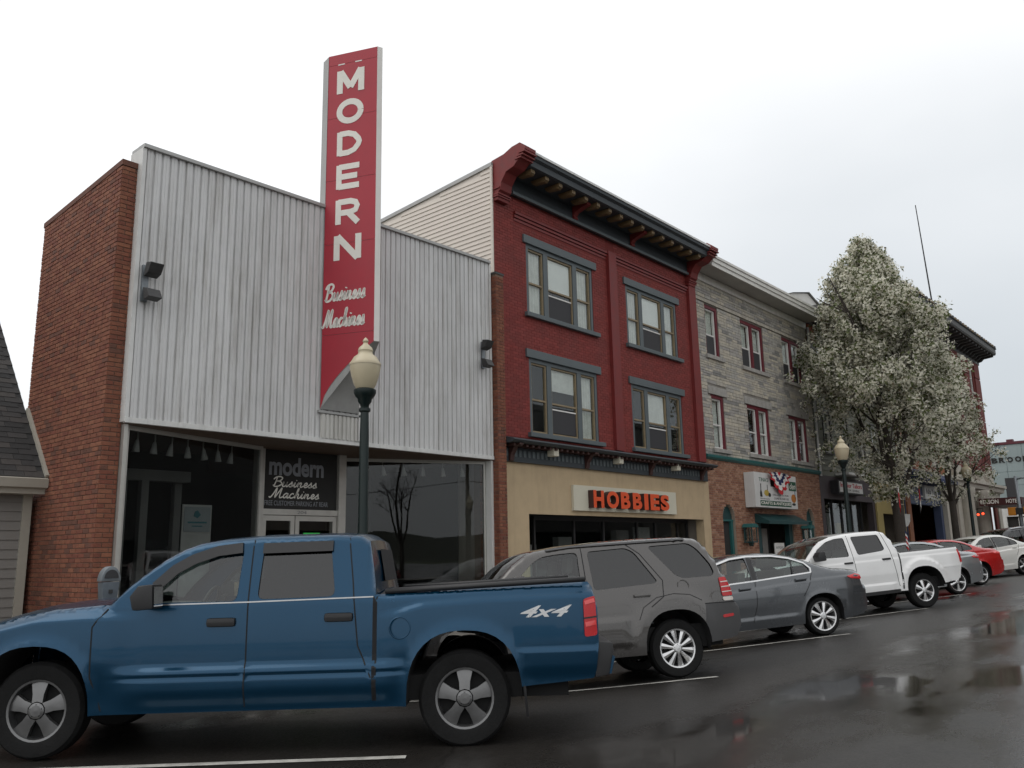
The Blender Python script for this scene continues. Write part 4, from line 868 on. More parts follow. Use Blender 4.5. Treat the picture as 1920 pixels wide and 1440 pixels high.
# bunting: pleated half-round fan in red, white and blue
bt = thing('bunting', 'red white and blue fan bunting draped over the white box sign', 'bunting', (23.3, -.45, 4.1))
def fan(r0, r1, m):
    mb = MB(); cx, cz = 23.45, 4.13; n_ = 36; vs = []
    for i in range(n_+1):
        a = radians(178-176*i/n_); w = 1+.05*math.sin(i*2.6)
        for r in (r0, r1):
            vs.append((cx+r*.92*w*cos(a)+(.0 if i > n_/2 else -.06*r), -.46-.03-.045*r-.05*math.sin(i*1.45)*r, cz-r*.80*w*(1-abs(cos(a))**1.35)-.05*abs(cos(a))*r-.02*sin(i*1.45)*r))
    mb.add(vs, [(2*i, 2*i+1, 2*i+3, 2*i+2) for i in range(n_)]); mb.build('band', m, bt, smooth=True, fixn=False)
fan(.02, .17, 'flag_red'); fan(.17, .34, 'flag_white'); fan(.34, .58, 'flag_blue'); fan(.58, .80, 'flag_white'); fan(.80, .98, 'flag_red')
# ================================================================ green-grey sided store
gs = thing('sided_store', 'three storey drab green sided shop with dark cornice behind the blossom tree', 'shop building', (32.5, 0, .3))
GX0, GX1 = 28.37, 38.9
gw = [(x, x+.74, z, z+zz) for z, zz in ((8.35, 1.55), (5.35, 1.72)) for x in (29.4, 31.42, 33.42, 35.32)]
b = MB(); holed_wall(b, GX0, GX1, 4.35, 10.7, .02, .25, gw); b.build('wall', 'green_siding', gs)
z = 4.36; k = 0
while z < 10.65:       # courses of siding, split at the windows
    sp = [(GX0+.12, GX1)]
    for a, c, d, e in gw:
        if z+.22 > d-.02 and z < e+.02:
            sp = [q for s, t in sp for q in ([(s, t)] if c+.06 <= s or a-.06 >= t else [(s, a-.06), (c+.06, t)])]
    for s, t in sp:
        if t-s < .05: continue
        m = MB(); m.add([(s, -.004, z), (t, -.004, z), (t, .016, z+.225), (s, .016, z+.225), (s, .02, z), (t, .02, z)], [(0, 1, 2, 3), (0, 4, 5, 1)]); m.build('siding_board', 'green_siding', gs, fixn=False)
    z += .222; k += 1
for i, (a, c, d, e) in enumerate(gw):
    m = MB()
    for q in ((a-.06, a, d, e), (c, c+.08, d, e), (a-.06, c+.08, e, e+.07)): m.box(q[0], q[1], -.03, .12, q[2], q[3])
    m.box(a-.1, c+.12, -.07, .12, d-.08, d); m.build('window_trim', 'dark_cornice', gs)
    sash_window(gs, a, c, d, e, .06, back=('curtain', 'half' if i % 3 else 'most'))
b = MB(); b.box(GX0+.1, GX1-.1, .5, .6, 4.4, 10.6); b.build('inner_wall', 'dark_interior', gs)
b = MB(); b.prism([(-.75, 11.02), (-.80, 11.10), (-.80, 11.32), (-.86, 11.36), (-.86, 11.42), (.2, 11.42), (.2, 10.70), (-.12, 10.70), (-.15, 10.98), (-.30, 11.02)], 'x', GX0+.15, GX1-.1); b.build('cornice', 'dark_cornice', gs)
for i in range(13):
    m = MB(); x = GX0+.7+.78*i; m.prism([(-.121, 10.55), (-.2, 10.6), (-.28, 10.85), (-.6, 10.96), (-.6, 11.02), (-.151, 11.02)], 'x', x-.06, x+.06); m.build('bracket', 'dark_cornice', gs)
b = MB(); b.box(GX0+.15, GX0+.95, -.05, .019, 10.0, 10.7); b.build('brick_patch', 'hotel_brick', gs)
b = MB(); b.box(GX0, GX1, .2, 9, 10.9, 11.0); b.build('roof', 'roofing', gs)
b = MB(); b.box(GX0, GX0+.1, .25, 9, base, 10.9); b.box(GX1-.1, GX1, .25, 9, base, 11.8); b.box(GX0, GX1, 8.9, 9, base, 10.9); b.build('side_wall', 'plain_wall', gs)
m = MB(); m.tube([(GX0+.07, -.09, 10.5), (GX0+.07, -.09, 4.3)], .06, 8); m.build('downpipe', 'cap_metal', gs)
m = MB(); m.tube([(GX0+.07, -.12, 10.3), (GX0+.5, -.05, 8.6), (GX0+.2, -.1, 7.2), (GX0+.15, -.1, 4.6)], .015, 5); m.build('cable', 'steel_dark', gs)
# white box on the roof
dm = thing('roof_dormer', 'weathered white box dormer on the roof behind the dark cornice', 'dormer', (31.5, 1.2, 11))
b = MB(); b.prism([(28.85, 11.0), (31.9, 11.0), (31.9, 12.25), (30.6, 12.62), (28.85, 12.25)], 'y', .6, 2.4); b.build('body', 'cornice_white', dm)
b = MB(); b.add([(28.75, .5, 12.24), (30.6, .5, 12.66), (30.6, 2.5, 12.66), (28.75, 2.5, 12.24), (32.0, .5, 12.26), (32.0, 2.5, 12.26)], [(0, 1, 2, 3), (1, 4, 5, 2)]); b.build('roof', 'cap_metal', dm)
b = MB(); b.box(30.9, 31.5, .58, .6, 11.5, 12.1); b.build('louvre', 'dark_interior', dm)
# shop floor
b = MB(); holed_wall(b, GX0, 34.8, base, 4.35, -.03, .24, [(28.7, 34.5, base-.1, 3.42)]); b.build('fascia', 'wine_fascia', gs)
for i, x in enumerate((29.2, 30.4, 31.5, 32.7, 33.9)):
    m = MB(); m.box(x-.04, x+.04, .3, .4, base, 3.42); m.build('mullion', 'plastic_black', gs)
    if i < 4: m = MB(); m.box(x+.04, x+1.05, .35, .36, .8, 3.3); m.build('pane', 'shop_glass', gs)
for x, mm, h in ((29.8, 'print_orange', 2.4), (31.0, 'curtain', 2.9), (32.1, 'print_yellow', 2.5), (33.2, 'poster_white', 2.95), (28.95, 'interior_wall', 2.8)):
    m = MB(); m.box(x-.25, x+.28, .7, .8, .7, h); m.build('window_display', mm, gs)
b = MB(); b.box(GX0+.1, 38.8, 2.5, 2.6, base, 4.3); b.build('inner_wall', 'dark_interior', gs)
b = MB(); b.box(30.2, 32.6, -.6, -.031, 4.42, 4.52); b.build('canopy', 'white_trim', gs)
bs = thing('box_sign', 'white box sign with red lettering over the dark shop front behind the lamp post', 'sign', (31.5, -.3, 3.6))
b = MB(); b.box(29.5, 32.45, -.36, -.035, 3.64, 4.18); b.build('cabinet', 'steel_dark', bs)
b = MB(); b.box(29.62, 32.33, -.372, -.361, 3.70, 4.13); b.build('face', 'sign_board', bs)
fit_text('Interior Tailors', 29.72, 32.23, 3.90, 4.09, front(-.372), .005, 'lettering', 'print_red', bs, .02); fit_text('CUSTOM  SEWING', 30.0, 31.9, 3.74, 3.84, front(-.372), .005, 'lettering', 'print_grey', bs)
# ochre narrow front
b = MB(); holed_wall(b, 34.82, 38.9, base, 4.345, -.10, .2, [(35.6, 38.4, base-.1, 2.95), (36.9, 38.4, 3.2, 4.1)]); b.build('ochre_front', 'yellow_stucco', gs)
m = MB(); m.prism([(36.3, 2.95), (38.3, 2.95), (38.2, 2.6), (37.8, 2.38), (37.2, 2.33), (36.7, 2.45), (36.4, 2.7)], 'y', -.5, -.42); m.build('hanging_board', 'curtain', gs)
b = MB(); b.box(36.9, 38.4, .1, .15, 3.2, 4.1); b.build('window', 'dark_screen', gs)

# ================================================================ hotel block
ht = thing('corner_hotel', 'four storey red and orange brick hotel with heavy bracketed cornice and stone portal', 'hotel', (49, 0, .8))
HX0, HX1 = 39.0, 59.4
hw = [(x, x+1.15, z, z+2.0) for z in (5.9, 8.7, 11.5) for x in (40.3, 42.7, 45.1, 48.3, 50.7, 53.9, 56.6) if not (z < 6 and 47 < x < 57)]
b = MB(); holed_wall(b, HX0, HX1, 5.2, 14.2, .02, .3, hw); b.build('wall', 'hotel_red', ht)
for x0, x1 in ((39.0, 40.1), (41.6, 42.5), (44.0, 44.9), (46.5, 48.1), (52.0, 53.7), (55.2, 56.4), (58.0, 59.4)):
    for j in range(6): m = MB(); z0 = 5.25+1.48*j; m.box(x0, x1, -.06, .018, z0, z0+1.42); m.build('pier_block', 'hotel_orange' if x0 < 47 else 'hotel_red', ht)
for a, c, d, e in hw:
    sash_window(ht, a+.06, c-.06, d, e, .12, back=('curtain', 'half')); m = MB(); m.box(a-.08, c+.08, -.09, .1, d-.14, d-.005); m.box(a-.1, c+.1, -.05, .1, e, e+.22); m.build('sill', 'limestone', ht)
b = MB(); b.box(HX0+.1, HX1-.1, .6, .7, 5, 14.1); b.build('inner_wall', 'dark_interior', ht)
b = MB(); b.prism([(-.08, 13.7), (-.1, 14.1), (-.4, 14.2), (-1.15, 14.25), (-1.2, 14.35), (-1.2, 14.62), (-1.28, 14.68), (.3, 14.75), (.3, 13.7)], 'x', 39.2, 59.6); b.build('cornice', 'dark_cornice', ht)
for i in range(26):
    m = MB(); x = 39.6+.79*i; m.prism([(-.101, 13.85), (-.3, 13.9), (-.45, 14.05), (-1.05, 14.12), (-1.05, 14.22), (-.101, 14.2)], 'x', x-.1, x+.1); m.build('bracket', 'dark_cornice', ht)
for i in range(34):
    m = MB(); x = 39.5+.6*i; m.box(x-.15, x+.15, -1.27, -1.0, 14.7, 14.84); m.build('cresting_tile', 'modillion' if i % 3 else 'dark_cornice', ht)
b = MB(); b.box(HX0, HX1, .3, 12, 14.2, 14.3); b.build('roof', 'roofing', ht)
b = MB(); b.box(HX0, HX0+.2, .3, 12, base, 14.2); b.box(HX1-.2, HX1, .3, 12, base, 14.2); b.box(HX0, HX1, 11.8, 12, base, 14.2); b.build('side_wall', 'hotel_brick', ht)
b = MB(); b.box(45.0, 46.3, .5, 1.6, 14.75, 16.0); b.build('chimney', 'hotel_brick', ht)
# blue shop front
b = MB(); holed_wall(b, HX0, 45.7, base, 5.2, -.12, .25, [(39.7, 45.3, base-.1, 3.55)]); b.build('shop_fascia', 'blue_fascia', ht)
b = MB(); b.prism([(-.13, 5.35), (-1.0, 4.85), (-1.0, 4.68), (-.13, 4.68)], 'x', 38.9, 45.9); b.build('awning', 'navy_awning', ht)
b = MB(); b.box(39.1, 39.7, -.2, -.121, base, 3.9); b.build('pilaster', 'hotel_orange', ht)
b = MB(); b.box(42.8, 43.6, .9, 1.0, base, 3.4); b.build('door', 'blue_door', ht); b = MB(); b.box(39.7, 45.3, 1.5, 1.6, base, 3.6); b.build('doorway', 'dark_interior', ht)
b = MB(); b.box(42.2, 44.6, -.24, -.121, 3.85, 4.55); o = b.build('sign_panel', 'sign_board', ht)
fit_text('Asha Yoga', 42.4, 44.4, 4.02, 4.40, front(-.24), .01, 'lettering', 'print_grey', o, .01)
# stone portal
b = MB(); holed_wall(b, 45.75, 59.3, base, 4.7, -.35, .0, [(46.4, 48.2, .95, 4.3), (50.4, 52.6, base-.1, 4.3), (53.2, 58.4, base-.1, 4.3)]); b.build('portal', 'limestone', ht)
b = MB(); b.prism([(-.36, 4.7), (-.62, 4.78), (-.66, 5.0), (-.80, 5.06), (-.80, 5.22), (.0, 5.25), (.0, 4.7)], 'x', 45.7, 59.35); b.build('portal_cornice', 'limestone', ht)
for x in (49.4, 52.9):
    m = MB(); m.lathe([(.55, base), (.55, .9), (.42, 1.0), (.38, 4.2), (.5, 4.4), (.5, 4.69)], 16, (x, -.55, 0)); m.build('column', 'limestone', ht, auto=40)
for x, w in ((47.9, 1.1), (50.2, .8), (53.3, .9), (55.9, .9)):
    m = MB(); m.box(x, x+w, -.55, -.1, 5.26, 6.0); m.prism([(x+w, 5.26), (x+w+1.1, 5.26), (x+w+.5, 5.45), (x+w+.1, 5.9)], 'y', -.5, -.15); m.build('parapet_block', 'limestone', ht)
b = MB(); b.box(47.3, 48.2, .05, .1, .95, 4.3); b.box(46.4, 48.3, -.5, -.36, .75, .95); b.build('red_panel', 'hotel_red', ht)
b = MB(); b.box(46.4, 47.3, .05, .1, .95, 4.3); b.build('window', 'curtain', ht)
b = MB(); b.box(50.2, 59.2, 1.5, 1.6, base, 4.6); b.build('doorway', 'dark_interior', ht)
for x in (51.0, 54.0, 57.6): m = MB(); m.box(x, x+.7, -.3, -.2, base, 4.29); m.build('red_leaf', 'hotel_red' if x != 51.0 else 'interior_wall', ht)
mq = thing('marquee', 'dark red projecting marquee reading EDISON HOTEL over the hotel door', 'marquee', (51.2, -1.8, 3.7))
b = MB(); b.box(51.0, 57.5, -3.05, -.82, 3.68, 4.10); b.build('canopy', 'maroon_sign', mq)
XF = lambda X: (lambda u, v, d: (X-d, -u, v))
fit_text('EDISON', .90, 1.86, 3.78, 4.02, XF(51.0), .012, 'lettering', 'lettering_white', mq, .03); fit_text('HOTEL', 2.25, 2.92, 3.78, 4.01, XF(51.0), .012, 'lettering', 'lettering_white', mq, .03)
for i, (x, y, z) in enumerate(((50.3, -.85, 3.16), (50.8, -1.0, 3.22))):
    r = thing('entrance_lamp', ('larger', 'smaller')[i]+' red lit globe lamp beside the hotel entrance', 'lamp', (x, y, z), 'red lit lamps at the hotel entrance')
    m = MB(); m.lathe([(.001, -.07), (.05, -.05), (.07, 0), (.05, .05), (.001, .07)], 14, (x, y, z)); m.build('globe', 'red_lit', r, smooth=True)
    m = MB(); m.tube([(x, y, z+.12), (x, y, z+.3), (x, -.36, z+.3)], .02, 6); m.build('bracket', 'steel_dark', r)
# roof aerial
ra = thing('roof_aerial', 'thin leaning radio mast rising from the hotel roof', 'aerial', (55, 1.2, 14.3))
m = MB(); m.tube([(55.6, 1.5, 14.3), (55.3, 1.4, 17.3), (54.6, 1.55, 24.6)], [.07, .055, .03], 6); m.build('mast', 'steel_dark', ra)
m = MB(); m.tube([(55.35, 1.4, 17.0), (54.0, 1.2, 15.6), (53.4, .8, 14.8)], .025, 5); m.tube([(55.2, 1.3, 17.0), (55.5, 1.6, 17.2)], .09, 6); m.build('stay', 'steel_dark', ra)

# ================================================================ panelled building closing the street
bk = thing('panelled_store', 'pale teal panelled building with BROOKS letters closing the far end of the street', 'shop building', (79, -3, 1))
BX, BY0, BY1, BZ = 78.0, 3.72, -14.0, 9.9
b = MB(); b.box(BX+.03, BX+10, BY1, BY0, base, BZ); b.build('wall', 'brooks_joint', bk)
ny = 14; py = (BY0-BY1)/ny
for i in range(ny):
    for j in range(4):
        y0 = BY1+py*i; z0 = 5.2+1.17*j
        if j == 0 and i in (12, 11) and False: continue
        m = MB(); m.box(BX, BX+.03, y0+.015, y0+py-.015, z0+.012, z0+1.158); m.build('panel', 'brooks_panel', bk)
b = MB(); b.box(BX-.08, BX+.2, BY1, BY0+.02, BZ, BZ+.22); b.box(BX-.06, BX+.5, 1.75, 2.25, BZ+.22, BZ+.42); b.build('coping', 'brooks_top', bk)
b = MB(); b.box(BX-.03, BX-.002, 1.9, 2.75, 5.3, 7.0); b.build('window', 'dark_screen', bk)
for c, y in zip('BROOKS', (3.35, 2.78, 2.16, 1.54, .95, .42)): fit_text(c, -y-.23, -y+.23, 8.35, 8.8, XF(BX), .06, 'letter', 'print_black', bk, .04)
b = MB(); b.box(BX-.25, BX-.001, -6, 3.3, 3.7, 4.6); b.box(BX-.25, BX-.001, 2.95, 3.3, .9, 3.7); b.build('shopfront_frame', 'white_trim', bk)
b = MB(); b.box(BX-.02, BX-.001, -6, 2.95, .9, 3.7); b.build('opening', 'dark_interior', bk)
b = MB(); b.box(BX-.15, BX-.05, .2, 2.1, 2.4, 3.6); b.build('poster', 'white_trim', bk)

# ================================================================ house at the left edge
hs_ = thing('clapboard_house', 'small grey clapboard house with dark shingle roof beside the brick wall', 'house', (-2, 3, -.2))
HY = 2.30
b = MB(); b.box(-8, -.10, HY, 9, base, 2.62); b.build('wall', 'house_trim', hs_)
z = .2
while z < 2.5:
    m = MB(); m.add([(-8, HY-.032, z), (-.24, HY-.032, z), (-.24, HY-.008, z+.156), (-8, HY-.008, z+.156), (-8, HY-.002, z), (-.24, HY-.002, z)], [(0, 1, 2, 3), (0, 4, 5, 1)]); m.build('clapboard', 'house_siding', hs_, fixn=False); z += .152
m = MB(); m.box(-.24, -.10, HY-.05, HY+.1, base, 2.60); m.build('corner_board', 'house_trim', hs_)
m = MB(); m.prism([(1.86, 2.70), (1.84, 2.84), (1.90, 2.86), (2.05, 2.86), (2.05, 2.72), (1.95, 2.68)], 'x', -8, -.02); m.build('gutter', 'house_trim', hs_)
m = MB(); m.box(-8, -.10, 1.98, HY, 2.60, 2.64); m.box(-8, -.03, 1.95, 1.98, 2.6, 2.8); m.build('eave', 'house_trim', hs_)
# roof plane from eave (y 1.9, z 2.88) rising at about 48 degrees; shingles as tabs
sl = (5.61-2.90)/(4.33-1.90); ang = math.atan(sl); ln = 6.5
b = MB(); b.add([(-8, 1.92, 2.86), (-.06, 1.92, 2.86), (-.06, 1.92+ln*cos(ang), 2.86+ln*sin(ang)), (-8, 1.92+ln*cos(ang), 2.86+ln*sin(ang))], [(0, 1, 2, 3)]); b.build('roof', 'shingle2', hs_)
sn = []
for i in range(4):
    mb = MB(); mb.box(-.148, .148, 0, .155, -.0, .009); me = bpy.data.meshes.new('shingle'); me.from_pydata(mb.v, [], mb.f); me.materials.append(M['shingle%d' % i]); sn.append(me)
row = 0; t = 0
while t < 4.9:
    x = -.06-.15-(.1 if row % 2 else 0)
    while x > -1.75-.25*t:
        o = link('shingle', sn[rng.randrange(4)], hs_); o.location = (x, 1.92+t*cos(ang), 2.866+t*sin(ang)); o.rotation_euler = (ang-.055, 0, 0)
        x -= .303
    row += 1; t += .135
b = MB(); d = Vector((0, cos(ang), sin(ang))); n_ = Vector((0, -sin(ang), cos(ang)))
for t0, t1 in ((0, 1.7),):
    p0 = Vector((-.06, 1.92, 2.87))+d*t0; p1 = Vector((-.06, 1.92, 2.87))+d*t1
    vs = [p+n_*q+Vector((dx, 0, 0)) for p in (p0, p1) for q in (-.05, .06) for dx in (0, .05)]
    b.add([tuple(v) for v in vs], [(0, 1, 3, 2), (4, 6, 7, 5), (0, 4, 5, 1), (2, 3, 7, 6), (0, 2, 6, 4), (1, 5, 7, 3)])
b.build('flashing', 'house_trim', hs_)
# ================================================================ vehicles
def inside(p, poly):
    x, y = p; c = False; n = len(poly); j = n-1
    for i in range(n):
        xi, yi = poly[i]; xj, yj = poly[j]
        if (yi > y) != (yj > y) and x < (xj-xi)*(y-yi)/(yj-yi)+xi: c = not c
        j = i
    return c
def dens(pts, step, closed=True):
    out = []; n = len(pts)
    for i in range(n if closed else n-1):
        a, b = pts[i], pts[(i+1) % n]; k = max(1, int(hypot(b[0]-a[0], b[1]-a[1])/step+.5))
        out += [(a[0]+(b[0]-a[0])*j/k, a[1]+(b[1]-a[1])*j/k) for j in range(k)]
    if not closed: out.append(pts[-1])
    return out
def rounded(pts, r=.05, n=4):
    out = []; m = len(pts)
    for i in range(m):
        a, p, b = Vector(pts[i-1]), Vector(pts[i]), Vector(pts[(i+1) % m])
        la, lb = (a-p).length, (b-p).length; rr = min(r, la*.45, lb*.45)
        p0 = p+(a-p)*(rr/la); p1 = p+(b-p)*(rr/lb)
        for k in range(n+1):
            t = k/n; out.append(tuple((1-t)**2*p0+2*t*(1-t)*p+t*t*p1))
    return out
class Car:
    def __init__(s, root, sp):
        s.root = root; s.sp = sp
        s.top = sp['top']; tp = sorted({}) if 0 else None
        xs = []; 
        for q in s.top: xs.append((q[0], q[1]))
        xs.sort(); s.topf = []
        # upper envelope of the silhouette as a function of x
        lo, hi = xs[0][0], xs[-1][0]; N = 240
        for i in range(N+1):
            x = lo+(hi-lo)*i/N; z = -9
            for a, b in zip(s.top, s.top[1:]):
                x0, x1 = sorted((a[0], b[0]))
                if x0-1e-6 <= x <= x1+1e-6:
                    t = 0 if abs(b[0]-a[0]) < 1e-6 else (x-a[0])/(b[0]-a[0]); z = max(z, a[1]+(b[1]-a[1])*t, a[1] if abs(b[0]-a[0]) < 1e-6 else -9)
            s.topf.append(z)
        s.lo, s.hi, s.N = lo, hi, N
    def ztop(s, x):
        t = (x-s.lo)/(s.hi-s.lo)*s.N; i = max(0, min(s.N-1, int(t))); f = min(1, max(0, t-i)); return s.topf[i]*(1-f)+s.topf[i+1]*f
    def Y(s, x, z):
        sp = s.sp; w = sp['hw']; zb = sp['belt']
        fx, ft = sp['ftaper']; rx, rt = sp['rtaper']
        if x > fx: w -= ft*((x-fx)/(s.hi-fx))**2.2
        if x < rx: w -= rt*((rx-x)/(rx-s.lo))**2.2
        if z > zb: w -= (z-zb)*sp['tumble']+.10*max(0, z-zb)**2
        zm = sp.get('zmid', .72)
        if z < zm: w -= sp.get('tuck', .30)*(zm-z)**2
        elif z < zb: w -= .06*((z-zm)/(zb-zm))**2*sp.get('shoulder', .6)
        else: w -= .06*sp.get('shoulder', .6)
        for f in sp['feat']: w += f(x, z)
        r = sp.get('round', .07); d = s.ztop(x)-z
        if d < r: w -= r*(1-sqrt(max(0, 1-((r-max(0, d))/r)**2)))
        return w
    def nrm(s, x, z, sd):
        e = .006; dx = (s.Y(x+e, z)-s.Y(x-e, z))/(2*e); dz = (s.Y(x, z+e)-s.Y(x, z-e))/(2*e)
        dx = max(-2.5, min(2.5, dx)); dz = max(-3.5, min(3.5, dz))
        v = Vector((-dx, sd, -dz)); return v.normalized()
    def patch(s, poly, sd, off=0., step=.06, holes=(), extra=(), dz=None):
        "triangulated piece of the flank: returns verts, normals, tris"
        P_ = []; E_ = []
        def loop(pts, closed=True):
            k = len(P_); n = len(pts); P_.extend(pts)
            E_.extend([(k+i, k+(i+1) % n) for i in range(n if closed else n-1)])
        loop(poly)
        for h in holes: loop(h)
        for l in extra: loop(l, False)
        bd = np.array(P_); xs = [p[0] for p in poly]; zs = [p[1] for p in poly]
        sz = dz or step; x = min(xs)+step/2
        while x < max(xs):
            z = min(zs)+sz/2
            while z < max(zs):
                if inside((x, z), poly) and not any(inside((x, z), h) for h in holes) and (((bd[:, 0]-x)/step)**2+((bd[:, 1]-z)/sz)**2).min() > .2: P_.append((x, z))
                z += sz
            x += step
        vs, es, fs, _, _, _ = delaunay_2d_cdt([Vector(p) for p in P_], E_, [], 0, 1e-5)
        vs = [(v[0], v[1]) for v in vs]; tris = []
        for f in fs:
            c = (sum(vs[i][0] for i in f)/3, sum(vs[i][1] for i in f)/3)
            if inside(c, poly) and not any(inside(c, h) for h in holes): tris.append(tuple(f))
        return vs, tris
    def mesh(s, name, vs, tris, sd, m, parent, off=0.):
        used = sorted({i for t in tris for i in t}); mp_ = {i: k for k, i in enumerate(used)}
        P_ = []; N_ = []
        for i in used:
            x, z = vs[i]; n = s.nrm(x, z, sd); y = s.Y(x, z)
            P_.append((x, sd*(y+off), z)); N_.append(n)
        F_ = []
        for t in tris:
            a, b, c = (mp_[i] for i in t); nn = (Vector(P_[b])-Vector(P_[a])).cross(Vector(P_[c])-Vector(P_[a]))
            F_.append((a, b, c) if nn.y*sd > 0 else (a, c, b))
        me = bpy.data.meshes.new(name); me.from_pydata(P_, [], F_); me.materials.append(M[m])
        me.polygons.foreach_set('use_smooth', [True]*len(F_)); me.normals_split_custom_set_from_vertices(N_)
        return link(name, me, parent)
    def rim(s, mb, loop, sd, d0, d1, closed=True):
        "strip running inwards from the edge of an opening"
        n = len(loop); base_ = len(mb.v)
        for x, z in loop:
            y = s.Y(x, z); mb.v.append((x, sd*(y+d0), z)); mb.v.append((x, sd*(y+d1), z))
        for i in range(n if closed else n-1):
            j = (i+1) % n; f = (base_+2*i, base_+2*j, base_+2*j+1, base_+2*i+1); mb.f.append(f); mb.m.append(0)
    def strip(s, pts, w, sd, off, m, parent, name, thick=0.):
        pts = dens(pts, .05, False); mb = MB(); n = len(pts)
        for i, p in enumerate(pts):
            a = pts[max(i-1, 0)]; b = pts[min(i+1, n-1)]; tx, tz = b[0]-a[0], b[1]-a[1]; l = hypot(tx, tz) or 1; nx, nz = -tz/l*w/2, tx/l*w/2
            for sg_, oo in ((1, 0), (1, off), (-1, off), (-1, 0)):
                x, z = p[0]+nx*sg_, p[1]+nz*sg_; mb.v.append((x, sd*(s.Y(x, z)+oo), z))
        for i in range(n-1):
            for k in range(3): mb.f.append((4*i+k, 4*i+k+1, 4*i+5+k, 4*i+4+k)); mb.m.append(0)
        return mb.build(name, m, parent)
    def blob(s, x0, x1, z0, z1, sd, out, m, parent, name, bevel=.012, base_off=-.01):
        y = min(s.Y(x0, z0), s.Y(x1, z1), s.Y((x0+x1)/2, (z0+z1)/2)); mb = MB(); ya, yb = sorted((sd*(y+base_off), sd*(y+out)))
        mb.box(x0, x1, ya, yb, z0, z1); return mb.build(name, m, parent, bevel=bevel, auto=50)

def arch_pts(cx, r, rx, rz, z0, n=18, z1=None):
    "arch opening from the front foot over the top to the rear foot"
    pts = []
    for i in range(n+1):
        a = pi*i/n; c, s_ = cos(a), sin(a); p = .82
        pts.append((cx-rx*(abs(c)**p)*(1 if c > 0 else -1)*-1, r+rz*(s_**p)))
    z1 = z0 if z1 is None else z1
    if z1 > r+.01: pts = [p for p in pts if not (p[0] < cx and p[1] < z1+.02)]
    pts = [(cx+rx, z0)]+pts[0:]+[(cx-rx*1.0, z1)]
    return pts
def wheel(car, x, y, r, rim_r, sd, style, rimmat, w=.22):
    root = car.root; mb = MB()
    mb.lathe([(rim_r*.98, -w/2+.01), (rim_r+.02, -w/2), (r*.93, -w/2+.004), (r, -w*.33), (r, w*.33), (r*.93, w/2-.004), (rim_r+.02, w/2), (rim_r*.98, w/2-.01), (rim_r*.95, 0), (rim_r*.98, -w/2+.01)], 36, (x, y, r), 'y')
    t = mb.build('tyre', 'rubber', None, auto=35); o = MB()
    # rim: lip, barrel, dark brake disc behind, spokes
    yo = y+sd*(w/2-.012)
    o.lathe([(rim_r*.99, -.02), (rim_r*1.0, .004), (rim_r*.93, .0), (rim_r*.90, -.03), (rim_r*.88, -.10)], 36, (x, yo, r), 'y', sgn=sd)
    n, wd, wi, twist = style['n'], style['wo'], style['wi'], style.get('twist', 0)
    for k in range(n):
        a = 2*pi*k/n+style.get('ph', 0)
        def pt(rad, tw, dep): return (x+rad*rim_r*cos(a+tw), yo+sd*dep, r+rad*rim_r*sin(a+tw))
        i0, o0 = style.get('i0', .16), .95; rg_ = style.get('ridge', 1)
        mw = (wi*.55+wd*.45)*style.get('mid', .75)
        L_ = [pt(i0, -wi, .002), pt(.55, -mw+twist*.5, -.006), pt(o0, -wd+twist, -.022)]; C_ = [pt(i0, 0, .002+.008*rg_), pt(.55, twist*.5, -.006+.012*rg_), pt(o0, twist, -.022+.014*rg_)]; R_ = [pt(i0, wi, .002), pt(.55, mw+twist*.5, -.006), pt(o0, wd+twist, -.022)]
        bk = lambda q_: [(v[0], v[1]-sd*.04, v[2]) for v in q_]
        o.add(L_+C_+R_+bk(L_)+bk(R_), [(0, 1, 4, 3), (1, 2, 5, 4), (3, 4, 7, 6), (4, 5, 8, 7), (0, 9, 10, 1), (1, 10, 11, 2), (6, 7, 13, 12), (7, 8, 14, 13)])
    o.lathe([(rim_r*.26, -.03), (rim_r*.26, .006), (rim_r*.18, .014), (.001, .016)], 20, (x, yo, r), 'y', sgn=sd)
    rm = o.build('rim', rimmat, None, auto=18)
    d = MB(); d.lathe([(rim_r*.9, -.075), (.001, -.075)], 24, (x, yo, r), 'y', sgn=sd); dk = d.build('brake', 'under', None)
    lg = MB()
    for k in range(5): a = 2*pi*k/5+.3; lg.lathe([(.011, 0), (.011, .012), (.001, .014)], 6, (x+rim_r*.17*cos(a), yo, r+rim_r*.17*sin(a)), 'y', sgn=sd)
    lo = lg.build('wheel_nuts', 'steel_dark', None)
    t.name = 'wheel'; t.parent = root
    for c_ in (rm, dk, lo): c_.parent = t
    return t
